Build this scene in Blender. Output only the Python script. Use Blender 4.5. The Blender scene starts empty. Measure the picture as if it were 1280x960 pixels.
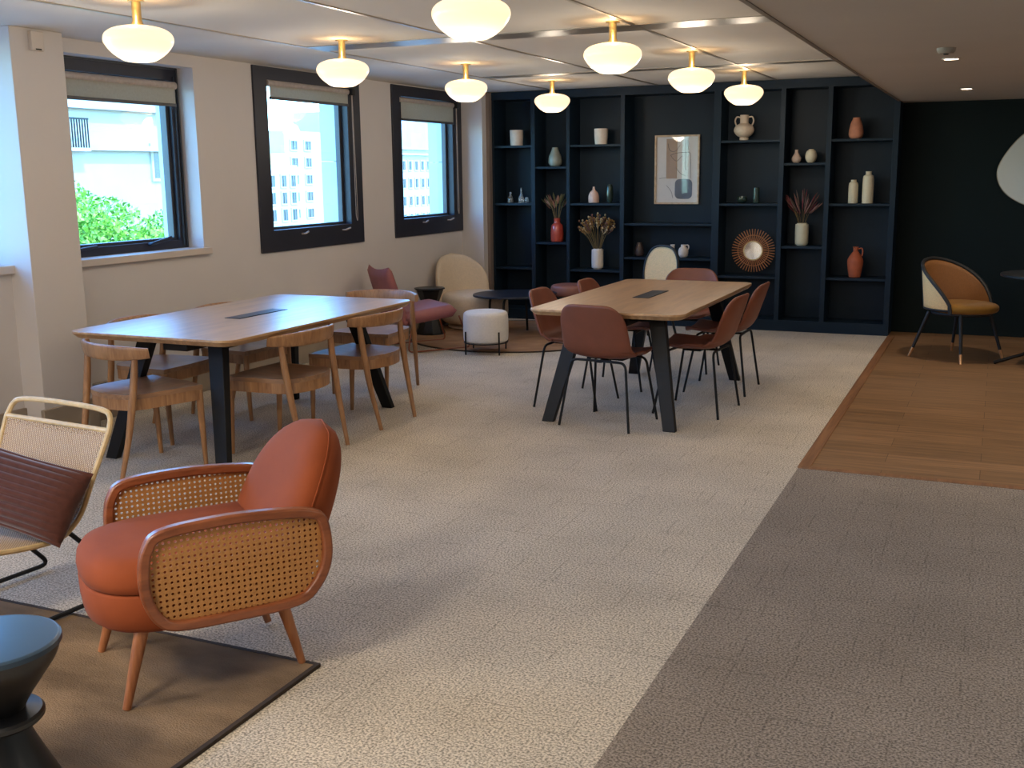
import bpy, math, random
from mathutils import Vector, Matrix
random.seed(7)
S = bpy.context.scene
COL = S.collection
PI = math.pi

# ------------------------------------------------------------------ helpers
class MB:
    """collects geometry, links it as one mesh object"""
    def __init__(s): s.v = []; s.f = []
    def add(s, vs, fs):
        o = len(s.v); s.v += [tuple(p) for p in vs]; s.f += [tuple(i + o for i in f) for f in fs]; return s
    def box(s, c, d, rz=0.0, M=None):
        x, y, z = d[0] / 2, d[1] / 2, d[2] / 2
        vs = [Vector((a * x, b * y, e * z)) for a in (-1, 1) for b in (-1, 1) for e in (-1, 1)]
        R = M if M is not None else Matrix.Rotation(rz, 3, 'Z')
        vs = [R @ p + Vector(c) for p in vs]
        return s.add(vs, [(0, 1, 3, 2), (4, 6, 7, 5), (0, 4, 5, 1), (2, 3, 7, 6), (0, 2, 6, 4), (1, 5, 7, 3)])
    def bb(s, x0, x1, y0, y1, z0, z1):
        return s.box(((x0 + x1) / 2, (y0 + y1) / 2, (z0 + z1) / 2), (abs(x1 - x0), abs(y1 - y0), abs(z1 - z0)))
    def tube(s, pts, r, n=8, closed=False, flat=None):
        pts = [Vector(p) for p in pts]; m = len(pts)
        rr = r if isinstance(r, (list, tuple)) else [r] * m
        rings = []; prev = None
        for i, p in enumerate(pts):
            a = pts[(i - 1) % m] if (closed or i) else p
            b = pts[(i + 1) % m] if (closed or i < m - 1) else p
            t = (b - a)
            t = t.normalized() if t.length > 1e-9 else Vector((0, 0, 1))
            if prev is None:
                u = t.orthogonal().normalized()
                if abs(t.z) < .95: u = t.cross(Vector((0, 0, 1))).normalized()
            else:
                u = prev - t * prev.dot(t)
                u = u.normalized() if u.length > 1e-6 else t.orthogonal().normalized()
            prev = u; w = t.cross(u)
            k = flat or 1.0
            rings.append([p + (u * math.cos(2 * PI * j / n) + w * k * math.sin(2 * PI * j / n)) * rr[i] for j in range(n)])
        vs = [q for ring in rings for q in ring]; fs = []
        for i in range(m if closed else m - 1):
            for j in range(n):
                a = i * n + j; b = i * n + (j + 1) % n; c = ((i + 1) % m) * n + (j + 1) % n; d = ((i + 1) % m) * n + j
                fs.append((a, b, c, d))
        if not closed:
            fs.append(tuple(reversed(range(n)))); fs.append(tuple(range((m - 1) * n, m * n)))
        return s.add(vs, fs)
    def lathe(s, prof, n=28, c=(0, 0, 0), cap=True, facet=0):
        vs = []; fs = []; m = len(prof)
        for r, z in prof:
            for j in range(n):
                a = 2 * PI * (j + .5) / n
                vs.append((c[0] + r * math.cos(a), c[1] + r * math.sin(a), c[2] + z))
        for i in range(m - 1):
            for j in range(n):
                fs.append((i * n + j, i * n + (j + 1) % n, (i + 1) * n + (j + 1) % n, (i + 1) * n + j))
        if cap:
            fs.append(tuple(reversed(range(n)))); fs.append(tuple(range((m - 1) * n, m * n)))
        return s.add(vs, fs)
    def prism(s, poly, h0, h1, axis='z'):
        n = len(poly)
        def P(a, b, h):
            return {'z': (a, b, h), 'x': (h, a, b), 'y': (a, h, b)}[axis]
        vs = [P(a, b, h0) for a, b in poly] + [P(a, b, h1) for a, b in poly]
        fs = [tuple(reversed(range(n))), tuple(range(n, 2 * n))] + [(i, (i + 1) % n, n + (i + 1) % n, n + i) for i in range(n)]
        return s.add(vs, fs)
    def ring(s, outer, inner, h0, h1, axis='z'):
        """plate with a hole; outer and inner have equal point counts"""
        n = len(outer)
        def P(a, b, h):
            return {'z': (a, b, h), 'x': (h, a, b), 'y': (a, h, b)}[axis]
        vs = [P(a, b, h) for h in (h0, h1) for L in (outer, inner) for a, b in L]
        fs = []
        for i in range(n):
            j = (i + 1) % n
            fs += [(i, j, n + j, n + i), (2 * n + i, 3 * n + i, 3 * n + j, 2 * n + j), (i, 2 * n + i, 2 * n + j, j), (n + i, n + j, 3 * n + j, 3 * n + i)]
        return s.add(vs, fs)
    def grid(s, fn, nu, nv, cu=False, cv=False, capv=False):
        vs = [fn(i / (nu if cu else nu - 1), j / (nv if cv else nv - 1)) for j in range(nv) for i in range(nu)]
        fs = []
        for j in range(nv if cv else nv - 1):
            for i in range(nu if cu else nu - 1):
                a = j * nu + i; b = j * nu + (i + 1) % nu; c = ((j + 1) % nv) * nu + (i + 1) % nu; d = ((j + 1) % nv) * nu + i
                fs.append((a, b, c, d))
        if capv:
            fs.append(tuple(reversed(range(nu)))); fs.append(tuple(range((nv - 1) * nu, nv * nu)))
        return s.add(vs, fs)
    def build(s, name, mat, parent=None, smooth=True, bevel=0, solid=0, subd=0, ang=38, off=0.0):
        me = bpy.data.meshes.new(name)
        me.from_pydata(s.v, [], s.f)
        import bmesh
        bm = bmesh.new(); bm.from_mesh(me)
        bmesh.ops.remove_doubles(bm, verts=bm.verts, dist=1e-6)
        bmesh.ops.recalc_face_normals(bm, faces=bm.faces)
        bm.to_mesh(me); bm.free()
        me.materials.append(mat)
        if smooth:
            me.polygons.foreach_set('use_smooth', [True] * len(me.polygons))
            me.set_sharp_from_angle(angle=math.radians(ang))
        me.update()
        o = bpy.data.objects.new(name, me); COL.objects.link(o)
        if parent is not None: o.parent = parent
        if solid:
            m = o.modifiers.new('s', 'SOLIDIFY'); m.thickness = solid; m.offset = off
        if bevel:
            m = o.modifiers.new('b', 'BEVEL'); m.width = bevel; m.segments = 2; m.limit_method = 'ANGLE'; m.angle_limit = math.radians(40)
        if subd:
            m = o.modifiers.new('d', 'SUBSURF'); m.levels = subd; m.render_levels = subd
        return o

def tag(o, label, cat, group=None, kind=None):
    o['label'] = label; o['category'] = cat
    if group: o['group'] = group
    if kind: o['kind'] = kind
    return o
def thing(name, label, cat, loc=(0, 0, 0), face=None, group=None, kind=None):
    o = bpy.data.objects.new(name, None); COL.objects.link(o); o.location = loc
    o.empty_display_size = .1
    if face is not None: o.rotation_euler = (0, 0, math.atan2(face[1], face[0]) - PI / 2)
    return tag(o, label, cat, group, kind)
def dup(root, label, loc, face=None, rz=None):
    r = root.copy(); COL.objects.link(r); r.location = loc; r['label'] = label
    if face is not None: r.rotation_euler = (0, 0, math.atan2(face[1], face[0]) - PI / 2)
    if rz is not None: r.rotation_euler = (0, 0, rz)
    for ch in list(root.children):
        c = ch.copy(); COL.objects.link(c); c.parent = r
        for g in list(ch.children):
            d = g.copy(); COL.objects.link(d); d.parent = c
    return r
def struct(o, label=None, cat=None):
    o['kind'] = 'structure'
    if label: o['label'] = label
    if cat: o['category'] = cat
    return o

def cr(pts, n=6, closed=False):
    """Catmull-Rom through points"""
    P = [Vector(p) for p in pts]; m = len(P); out = []
    for i in range(m if closed else m - 1):
        p0 = P[(i - 1) % m] if (closed or i > 0) else P[0] * 2 - P[1]
        p1 = P[i]; p2 = P[(i + 1) % m]
        p3 = P[(i + 2) % m] if (closed or i < m - 2) else P[-1] * 2 - P[-2]
        for k in range(n):
            t = k / n
            out.append(.5 * ((2 * p1) + (p2 - p0) * t + (2 * p0 - 5 * p1 + 4 * p2 - p3) * t * t + (3 * p1 - p0 - 3 * p2 + p3) * t ** 3))
    if not closed: out.append(P[-1].copy())
    return out
def fil(pts, r, n=5):
    """polyline with rounded corners"""
    P = [Vector(p) for p in pts]; out = [P[0]]
    for i in range(1, len(P) - 1):
        a, b, c = P[i - 1], P[i], P[i + 1]
        d1 = (a - b); d2 = (c - b); k = min(r, d1.length * .48, d2.length * .48)
        s, e = b + d1.normalized() * k, b + d2.normalized() * k
        for j in range(n + 1):
            t = j / n; out.append(s * (1 - t) ** 2 + b * 2 * t * (1 - t) + e * t * t)
    out.append(P[-1]); return out
def rrect(x0, x1, y0, y1, r, n=6):
    out = []
    for cx, cy, a0 in ((x1 - r, y1 - r, 0), (x0 + r, y1 - r, 90), (x0 + r, y0 + r, 180), (x1 - r, y0 + r, 270)):
        for k in range(n + 1):
            a = math.radians(a0 + 90 * k / n); out.append((cx + r * math.cos(a), cy + r * math.sin(a)))
    return out
def ell(cx, cy, a, b, n=32): return [(cx + a * math.cos(2 * PI * k / n), cy + b * math.sin(2 * PI * k / n)) for k in range(n)]
def spow(x, p): return math.copysign(abs(x) ** p, x)

# ------------------------------------------------------------------ materials
def lin(c):
    return tuple((x / 12.92 if x <= .04045 else ((x + .055) / 1.055) ** 2.4) for x in [k / 255 for k in c]) + (1.0,)
def newmat(name):
    m = bpy.data.materials.new(name); m.use_nodes = True
    nt = m.node_tree; b = nt.nodes['Principled BSDF']
    return m, nt, b
def N(nt, t, **kw):
    n = nt.nodes.new(t)
    for k, v in kw.items(): setattr(n, k, v)
    return n
def mat(name, c, rough=.6, metal=0, var=.12, scale=30, bump=0, bscale=None, spec=.5, sheen=0, coat=0, stretch=None):
    m, nt, b = newmat(name)
    L = nt.links
    tc = N(nt, 'ShaderNodeTexCoord'); src = tc.outputs['Object']
    if stretch:
        mp = N(nt, 'ShaderNodeMapping'); mp.inputs['Scale'].default_value = stretch; L.new(src, mp.inputs[0]); src = mp.outputs[0]
    nz = N(nt, 'ShaderNodeTexNoise'); nz.inputs['Scale'].default_value = scale; nz.inputs['Detail'].default_value = 4
    L.new(src, nz.inputs['Vector'])
    rp = N(nt, 'ShaderNodeValToRGB'); C = lin(c)
    rp.color_ramp.elements[0].position = .3; rp.color_ramp.elements[1].position = .7
    rp.color_ramp.elements[0].color = tuple(x * (1 - var) for x in C[:3]) + (1,)
    rp.color_ramp.elements[1].color = tuple(min(1, x * (1 + var)) for x in C[:3]) + (1,)
    L.new(nz.outputs['Fac'], rp.inputs[0]); L.new(rp.outputs[0], b.inputs['Base Color'])
    b.inputs['Roughness'].default_value = rough; b.inputs['Metallic'].default_value = metal
    b.inputs['Specular IOR Level'].default_value = spec
    if sheen: b.inputs['Sheen Weight'].default_value = sheen; b.inputs['Sheen Roughness'].default_value = .4
    if coat: b.inputs['Coat Weight'].default_value = coat; b.inputs['Coat Roughness'].default_value = .15
    if bump:
        n2 = N(nt, 'ShaderNodeTexNoise'); n2.inputs['Scale'].default_value = bscale or scale; n2.inputs['Detail'].default_value = 3
        L.new(src, n2.inputs['Vector'])
        bp = N(nt, 'ShaderNodeBump'); bp.inputs['Strength'].default_value = bump; bp.inputs['Distance'].default_value = .01
        L.new(n2.outputs['Fac'], bp.inputs['Height']); L.new(bp.outputs[0], b.inputs['Normal'])
    return m
def wood(name, c1, c2, rough=.45, sc=(14, 1.2, 14), coat=0.0):
    """grain running along local Y by default"""
    m, nt, b = newmat(name); L = nt.links
    tc = N(nt, 'ShaderNodeTexCoord'); mp = N(nt, 'ShaderNodeMapping'); mp.inputs['Scale'].default_value = sc
    L.new(tc.outputs['Object'], mp.inputs[0])
    n1 = N(nt, 'ShaderNodeTexNoise'); n1.inputs['Scale'].default_value = 1.6; n1.inputs['Detail'].default_value = 6; n1.inputs['Distortion'].default_value = .8
    n2 = N(nt, 'ShaderNodeTexNoise'); n2.inputs['Scale'].default_value = 9; n2.inputs['Detail'].default_value = 3
    L.new(mp.outputs[0], n1.inputs['Vector']); L.new(mp.outputs[0], n2.inputs['Vector'])
    mx = N(nt, 'ShaderNodeMath', operation='MULTIPLY_ADD'); mx.inputs[1].default_value = .35
    L.new(n2.outputs['Fac'], mx.inputs[0]); L.new(n1.outputs['Fac'], mx.inputs[2])
    rp = N(nt, 'ShaderNodeValToRGB'); e = rp.color_ramp.elements
    e[0].position = .45; e[0].color = lin(c1); e[1].position = .85; e[1].color = lin(c2)
    L.new(mx.outputs[0], rp.inputs[0]); L.new(rp.outputs[0], b.inputs['Base Color'])
    b.inputs['Roughness'].default_value = rough
    if coat: b.inputs['Coat Weight'].default_value = coat; b.inputs['Coat Roughness'].default_value = .34
    bp = N(nt, 'ShaderNodeBump'); bp.inputs['Strength'].default_value = .06; bp.inputs['Distance'].default_value = .004
    L.new(mx.outputs[0], bp.inputs['Height']); L.new(bp.outputs[0], b.inputs['Normal'])
    return m
def planks(name, c1, c2, c3):
    m, nt, b = newmat(name); L = nt.links
    tc = N(nt, 'ShaderNodeTexCoord')
    br = N(nt, 'ShaderNodeTexBrick'); br.offset = .37; br.inputs['Scale'].default_value = 1
    br.inputs['Brick Width'].default_value = 1.3; br.inputs['Row Height'].default_value = .19
    br.inputs['Mortar Size'].default_value = .0015; br.inputs['Color1'].default_value = lin(c1); br.inputs['Color2'].default_value = lin(c2)
    br.inputs['Mortar'].default_value = lin(c3)
    L.new(tc.outputs['Object'], br.inputs['Vector'])
    mp = N(nt, 'ShaderNodeMapping'); mp.inputs['Scale'].default_value = (1.5, 22, 1); L.new(tc.outputs['Object'], mp.inputs[0])
    nz = N(nt, 'ShaderNodeTexNoise'); nz.inputs['Scale'].default_value = 1.5; nz.inputs['Detail'].default_value = 6; L.new(mp.outputs[0], nz.inputs['Vector'])
    mr = N(nt, 'ShaderNodeMapRange'); mr.inputs[1].default_value = .3; mr.inputs[2].default_value = .7; mr.inputs[3].default_value = .72; mr.inputs[4].default_value = 1.2
    L.new(nz.outputs['Fac'], mr.inputs[0])
    mx = N(nt, 'ShaderNodeMix', data_type='RGBA', blend_type='MULTIPLY'); mx.inputs[0].default_value = 1
    L.new(br.outputs['Color'], mx.inputs[6]); L.new(mr.outputs[0], mx.inputs[7]); L.new(mx.outputs[2], b.inputs['Base Color'])
    b.inputs['Roughness'].default_value = .5
    return m
def carpet(name, c, dark):
    m, nt, b = newmat(name); L = nt.links
    tc = N(nt, 'ShaderNodeTexCoord')
    n1 = N(nt, 'ShaderNodeTexNoise'); n1.inputs['Scale'].default_value = 130; n1.inputs['Detail'].default_value = 3
    L.new(tc.outputs['Object'], n1.inputs['Vector'])
    n0 = N(nt, 'ShaderNodeTexNoise'); n0.inputs['Scale'].default_value = 2.2; n0.inputs['Detail'].default_value = 3
    L.new(tc.outputs['Object'], n0.inputs['Vector'])
    C = lin(c); rp = N(nt, 'ShaderNodeValToRGB'); e = rp.color_ramp.elements
    e[0].position = .36; e[0].color = tuple(x * .42 for x in C[:3]) + (1,); e[1].position = .6; e[1].color = tuple(min(1, x * 1.22) for x in C[:3]) + (1,)
    L.new(n1.outputs['Fac'], rp.inputs[0])
    mr0 = N(nt, 'ShaderNodeMapRange'); mr0.inputs[1].default_value = .3; mr0.inputs[2].default_value = .7; mr0.inputs[3].default_value = .9; mr0.inputs[4].default_value = 1.08
    L.new(n0.outputs['Fac'], mr0.inputs[0])
    mx0 = N(nt, 'ShaderNodeMix', data_type='RGBA', blend_type='MULTIPLY'); mx0.inputs[0].default_value = 1
    L.new(rp.outputs[0], mx0.inputs[6]); L.new(mr0.outputs[0], mx0.inputs[7])
    # woven lines: broken dark strokes on two brick lattices
    def strokes(rot, w, h):
        mp = N(nt, 'ShaderNodeMapping'); mp.inputs['Rotation'].default_value = (0, 0, rot); L.new(tc.outputs['Object'], mp.inputs[0])
        nd = N(nt, 'ShaderNodeTexNoise'); nd.inputs['Scale'].default_value = 14; L.new(mp.outputs[0], nd.inputs['Vector'])
        vm = N(nt, 'ShaderNodeVectorMath', operation='MULTIPLY_ADD'); vm.inputs[1].default_value = (.02, .02, 0)
        L.new(nd.outputs['Color'], vm.inputs[0]); L.new(mp.outputs[0], vm.inputs[2])
        br = N(nt, 'ShaderNodeTexBrick'); br.offset = .5; br.inputs['Scale'].default_value = 1
        br.inputs['Brick Width'].default_value = w; br.inputs['Row Height'].default_value = h; br.inputs['Mortar Size'].default_value = .004; br.inputs['Mortar Smooth'].default_value = .5
        br.inputs['Color1'].default_value = (1, 1, 1, 1); br.inputs['Color2'].default_value = (1, 1, 1, 1); br.inputs['Mortar'].default_value = (0, 0, 0, 1)
        L.new(vm.outputs[0], br.inputs['Vector'])
        nm = N(nt, 'ShaderNodeTexNoise'); nm.inputs['Scale'].default_value = 6; L.new(mp.outputs[0], nm.inputs['Vector'])
        m2 = N(nt, 'ShaderNodeMapRange'); m2.inputs[1].default_value = .48; m2.inputs[2].default_value = .6; L.new(nm.outputs['Fac'], m2.inputs[0])
        inv = N(nt, 'ShaderNodeMath', operation='SUBTRACT'); inv.inputs[0].default_value = 1; L.new(br.outputs['Color'], inv.inputs[1])
        mu = N(nt, 'ShaderNodeMath', operation='MULTIPLY'); L.new(inv.outputs[0], mu.inputs[0]); L.new(m2.outputs[0], mu.inputs[1])
        return mu.outputs[0]
    a = strokes(0, .5, .25); d = strokes(PI / 2, .33, .17)
    mxx = N(nt, 'ShaderNodeMath', operation='MAXIMUM'); L.new(a, mxx.inputs[0]); L.new(d, mxx.inputs[1])
    sc = N(nt, 'ShaderNodeMath', operation='MULTIPLY'); sc.inputs[1].default_value = .34; L.new(mxx.outputs[0], sc.inputs[0])
    mx = N(nt, 'ShaderNodeMix', data_type='RGBA'); L.new(sc.outputs[0], mx.inputs[0]); L.new(mx0.outputs[2], mx.inputs[6]); mx.inputs[7].default_value = lin(dark)
    L.new(mx.outputs[2], b.inputs['Base Color'])
    b.inputs['Roughness'].default_value = .95; b.inputs['Specular IOR Level'].default_value = .15
    bp = N(nt, 'ShaderNodeBump'); bp.inputs['Strength'].default_value = .5; bp.inputs['Distance'].default_value = .006
    L.new(n1.outputs['Fac'], bp.inputs['Height']); L.new(bp.outputs[0], b.inputs['Normal'])
    return m
def emis(name, c, st):
    m, nt, b = newmat(name)
    b.inputs['Base Color'].default_value = lin(c); b.inputs['Emission Color'].default_value = lin(c); b.inputs['Emission Strength'].default_value = st
    b.inputs['Roughness'].default_value = .2
    return m
def pane(name, tint=(1, 1, 1, 1), gl=.06):
    m = bpy.data.materials.new(name); m.use_nodes = True; nt = m.node_tree; nt.nodes.clear()
    o = N(nt, 'ShaderNodeOutputMaterial'); t = N(nt, 'ShaderNodeBsdfTransparent'); t.inputs[0].default_value = tint
    g = N(nt, 'ShaderNodeBsdfGlossy'); g.inputs['Roughness'].default_value = .02
    lw = N(nt, 'ShaderNodeLayerWeight'); lw.inputs[0].default_value = .5
    pw = N(nt, 'ShaderNodeMath', operation='POWER'); pw.inputs[1].default_value = 4
    mu = N(nt, 'ShaderNodeMath', operation='MULTIPLY_ADD'); mu.inputs[1].default_value = .6; mu.inputs[2].default_value = gl * .6
    mx = N(nt, 'ShaderNodeMixShader'); L = nt.links
    L.new(lw.outputs['Facing'], pw.inputs[0]); L.new(pw.outputs[0], mu.inputs[0]); L.new(mu.outputs[0], mx.inputs[0]); L.new(t.outputs[0], mx.inputs[1]); L.new(g.outputs[0], mx.inputs[2]); L.new(mx.outputs[0], o.inputs[0])
    return m
def blindmat(name, c, tr):
    m = bpy.data.materials.new(name); m.use_nodes = True; nt = m.node_tree; nt.nodes.clear(); L = nt.links
    o = N(nt, 'ShaderNodeOutputMaterial'); d = N(nt, 'ShaderNodeBsdfDiffuse'); t = N(nt, 'ShaderNodeBsdfTranslucent'); tp = N(nt, 'ShaderNodeBsdfTransparent')
    tc = N(nt, 'ShaderNodeTexCoord'); nz = N(nt, 'ShaderNodeTexNoise'); nz.inputs['Scale'].default_value = 60; nz.inputs['Detail'].default_value = 4
    L.new(tc.outputs['Object'], nz.inputs['Vector'])
    rp = N(nt, 'ShaderNodeValToRGB'); C = lin(c)
    rp.color_ramp.elements[0].color = tuple(x * .8 for x in C[:3]) + (1,); rp.color_ramp.elements[1].color = C
    L.new(nz.outputs['Fac'], rp.inputs[0]); L.new(rp.outputs[0], d.inputs[0]); L.new(rp.outputs[0], t.inputs[0])
    m1 = N(nt, 'ShaderNodeMixShader'); m1.inputs[0].default_value = .22; L.new(d.outputs[0], m1.inputs[1]); L.new(t.outputs[0], m1.inputs[2])
    m2 = N(nt, 'ShaderNodeMixShader'); m2.inputs[0].default_value = tr; L.new(m1.outputs[0], m2.inputs[1]); L.new(tp.outputs[0], m2.inputs[2])
    L.new(m2.outputs[0], o.inputs[0])
    return m
def weave(name, c1, c2, sc=160, bump=.5):
    m, nt, b = newmat(name); L = nt.links
    tc = N(nt, 'ShaderNodeTexCoord')
    def wv(rz):
        mp = N(nt, 'ShaderNodeMapping'); mp.inputs['Rotation'].default_value = (.5, .35, rz); L.new(tc.outputs['Object'], mp.inputs[0])
        w = N(nt, 'ShaderNodeTexWave'); w.inputs['Scale'].default_value = sc / 10; w.inputs['Distortion'].default_value = 1.2; w.inputs['Detail'].default_value = 1
        L.new(mp.outputs[0], w.inputs['Vector']); return w.outputs['Fac']
    a, d = wv(PI / 4), wv(-PI / 4)
    mu = N(nt, 'ShaderNodeMath', operation='MULTIPLY'); L.new(a, mu.inputs[0]); L.new(d, mu.inputs[1])
    rp = N(nt, 'ShaderNodeValToRGB'); e = rp.color_ramp.elements; e[0].position = .08; e[0].color = lin(c1); e[1].position = .4; e[1].color = lin(c2)
    L.new(mu.outputs[0], rp.inputs[0]); L.new(rp.outputs[0], b.inputs['Base Color'])
    b.inputs['Roughness'].default_value = .6
    bp = N(nt, 'ShaderNodeBump'); bp.inputs['Strength'].default_value = bump; bp.inputs['Distance'].default_value = .004
    L.new(mu.outputs[0], bp.inputs['Height']); L.new(bp.outputs[0], b.inputs['Normal'])
    return m

M = {}
M['wall'] = mat('wall_paint', (206, 200, 197), .85, var=.015, scale=3, bump=.03, bscale=160)
M['ceil'] = mat('ceiling_panel', (208, 202, 192), .8, var=.02, scale=2)
M['soffit'] = mat('soffit_paint', (190, 180, 168), .85, var=.03, scale=1.5)
M['alu'] = mat('brushed_joint_metal', (176, 168, 158), .36, metal=.9, var=.05, scale=6)
M['darkwall'] = mat('ink_paint', (18, 28, 29), .7, var=.05, scale=4, spec=.15)
M['case'] = mat('ink_blue_lacquer', (17, 34, 48), .5, var=.04, scale=5, spec=.22)
M['carpet'] = carpet('beige_carpet', (204, 192, 174), (96, 86, 74))
M['carpetd'] = carpet('taupe_carpet', (148, 136, 124), (62, 55, 50))
M['floorwood'] = planks('oak_planks', (142, 106, 72), (124, 92, 60), (70, 50, 32))
M['trimwood'] = wood('oak_strip', (112, 74, 46), (146, 102, 66), .5, (20, 1, 20))
M['plinth'] = mat('plinth_paint', (150, 136, 120), .7, var=.06, scale=6)
M['frame'] = mat('anthracite_aluminium', (40, 41, 52), .45, var=.05, scale=10, spec=.4)
M['frame2'] = mat('dark_sash_metal', (54, 58, 66), .4, var=.05, scale=10)
M['sill'] = mat('sill_paint', (204, 192, 182), .5, var=.02, scale=5)
M['pane'] = pane('window_glass')
M['blind'] = blindmat('blind_cloth', (186, 178, 162), .04)
M['blindbar'] = mat('blind_bar', (70, 70, 74), .5)
M['cassette'] = mat('blind_cassette', (170, 158, 150), .5)
M['clad'] = mat('facade_cladding', (196, 214, 226), .45, var=.03, scale=2)
M['globe'] = emis('opal_glass_lit', (255, 222, 176), .53)
M['brass'] = mat('satin_brass', (204, 178, 122), .3, metal=.85, var=.05, scale=20)
M['black'] = mat('black_metal', (19, 20, 23), .5, var=.08, scale=40, spec=.3)
M['blackm'] = mat('black_matt', (20, 20, 23), .6, var=.08, scale=40)
M['oaktop'] = wood('oak_veneer_top', (168, 122, 78), (206, 162, 114), .38, (9, .9, 9), coat=1.0)
M['oakedge'] = wood('oak_edge', (150, 112, 76), (186, 146, 104), .4)
M['chairwood'] = wood('chair_oak', (134, 92, 58), (176, 130, 88), .38, (18, 18, 2.0), coat=.15)
M['chairseat'] = wood('chair_seat_oak', (120, 84, 56), (158, 116, 80), .38, (16, 2, 16), coat=.8)
M['rustshell'] = mat('cognac_leather', (122, 66, 45), .5, var=.1, scale=8, bump=.08, bscale=220)
M['velvet'] = mat('rust_velvet', (140, 68, 34), .85, var=.08, scale=9, sheen=.04, spec=.2, bump=.05, bscale=300)
M['armwood'] = wood('walnut_frame', (112, 58, 32), (150, 86, 52), .32, (14, 2.5, 14), coat=.3)
M['legwood'] = wood('turned_leg_wood', (140, 84, 50), (176, 114, 72), .4, (20, 20, 2))
M['cane'] = mat('cane_strands', (176, 122, 66), .55, var=.14, scale=120, bump=.15, bscale=300)
M['canelight'] = mat('pale_cane', (228, 190, 132), .6, var=.12, scale=110, bump=.25, bscale=260)
M['caneinner'] = mat('honey_cane', (134, 88, 44), .6, var=.14, scale=140, bump=.2, bscale=300)
M['rattan'] = weave('rattan_weave', (150, 118, 84), (218, 190, 152), 420, .5)
M['rattanrod'] = mat('rattan_pole', (204, 176, 128), .5, var=.15, scale=25)
M['cord'] = mat('brown_corduroy', (82, 50, 42), .95, var=.12, scale=40, sheen=.4, spec=.1)
M['rugfg'] = mat('brown_rug_pile', (126, 104, 80), .95, var=.42, scale=2.6, bump=.6, bscale=140, spec=.1, stretch=(1, 2.2, 1))
M['rugedge'] = mat('rug_binding', (58, 46, 36), .9, var=.15, scale=40)
M['rugr'] = mat('tan_rug_pile', (156, 122, 94), .95, var=.22, scale=4, bump=.4, bscale=140, spec=.1)
M['hour'] = mat('black_lacquer_table', (18, 19, 22), .35, var=.1, scale=30)
M['hourtop'] = mat('black_top_blue_reflection', (44, 62, 78), .3, var=.08, scale=12)  # black top; blue window reflection is put into its colour
M['rose'] = mat('rose_leather', (150, 90, 88), .5, var=.08, scale=10, bump=.06, bscale=160)
M['copper'] = mat('copper_rod', (150, 92, 70), .35, metal=.7, var=.05)
M['cream'] = mat('cream_boucle', (214, 196, 172), .95, var=.06, scale=60, bump=.3, bscale=200)
M['white'] = mat('white_boucle', (226, 220, 212), .95, var=.05, scale=70, bump=.3, bscale=220)
M['brownseat'] = mat('rose_brown_leather', (142, 92, 78), .5, var=.08, scale=10)
M['charcoal'] = mat('charcoal_cloth', (48, 44, 46), .8, var=.1, scale=40)
M['navy'] = mat('black_blue_top', (26, 32, 44), .35, var=.1, scale=10)
M['ochre'] = mat('ochre_velvet', (134, 92, 20), .85, var=.08, scale=12, sheen=.1)
M['tip'] = mat('brass_tip', (226, 168, 118), .3, metal=.8, var=.04)
M['plastic'] = mat('white_plastic', (206, 196, 188), .5, var=.02)
M['mirror'] = mat('pale_mirror_reflection', (214, 218, 214), .12, metal=.35, var=.01, scale=2)  # bright reflection painted as a pale, only partly metallic base colour
M['mirr'] = mat('mirror_glass', (225, 232, 236), .06, metal=.9, var=.01)
M['wicker'] = mat('wicker_rod', (168, 112, 72), .6, var=.2, scale=30)

# ------------------------------------------------------------------ camera
f_px, yaw, pit, roll = 1350.6, 0.421151, -0.192652, -0.0115664
R = Matrix.Rotation(yaw, 3, 'Z') @ Matrix.Rotation(PI / 2 + pit, 3, 'X') @ Matrix.Rotation(roll, 3, 'Z')
cam = bpy.data.cameras.new('camera'); co = bpy.data.objects.new('camera', cam); COL.objects.link(co)
cam.sensor_fit = 'HORIZONTAL'; cam.sensor_width = 36; cam.lens = 36 * f_px / 1280; cam.clip_start = .05; cam.clip_end = 500
mw = R.to_4x4(); mw.translation = Vector((0, 0, 1.58)); co.matrix_world = mw
S.camera = co

# ------------------------------------------------------------------ room shell
XW, YB, YBK, CZ, SZ = -5.37, 10.87, 11.20, 2.436, 2.195
XO = -5.62                                    # outer face of the window wall
XS = -.90                                     # soffit / wood floor line
Y0, XR = -5.5, 5.0                            # behind the camera, far right
YC = 5.80                                     # wood floor starts here

struct(MB().bb(XW - .3, XS, Y0, YBK + .2, -.1, 0).build('floor', M['carpet'], smooth=False), 'pale beige textured carpet over most of the floor', 'floor')
struct(MB().bb(XS, XR, Y0, YC, -.1, 0).build('floor_taupe_carpet', M['carpetd'], smooth=False), 'darker taupe carpet strip beside the beige carpet', 'floor')
struct(MB().bb(XS, XR, YC, YBK + .2, -.1, 0).build('floor_oak_planks', M['floorwood'], smooth=False), 'brown wood plank floor by the dark wall', 'floor')
struct(MB().bb(XS - .005, XS + .06, YC - .02, YB, -.01, .006).build('trim_1', M['trimwood'], bevel=.003), 'brown wood edge strip along the beige carpet', 'trim')
struct(MB().bb(XS, XR, YC - .03, YC + .02, -.01, .005).build('trim_2', M['trimwood'], bevel=.003), 'brown wood edge strip along the taupe carpet', 'trim')

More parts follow.
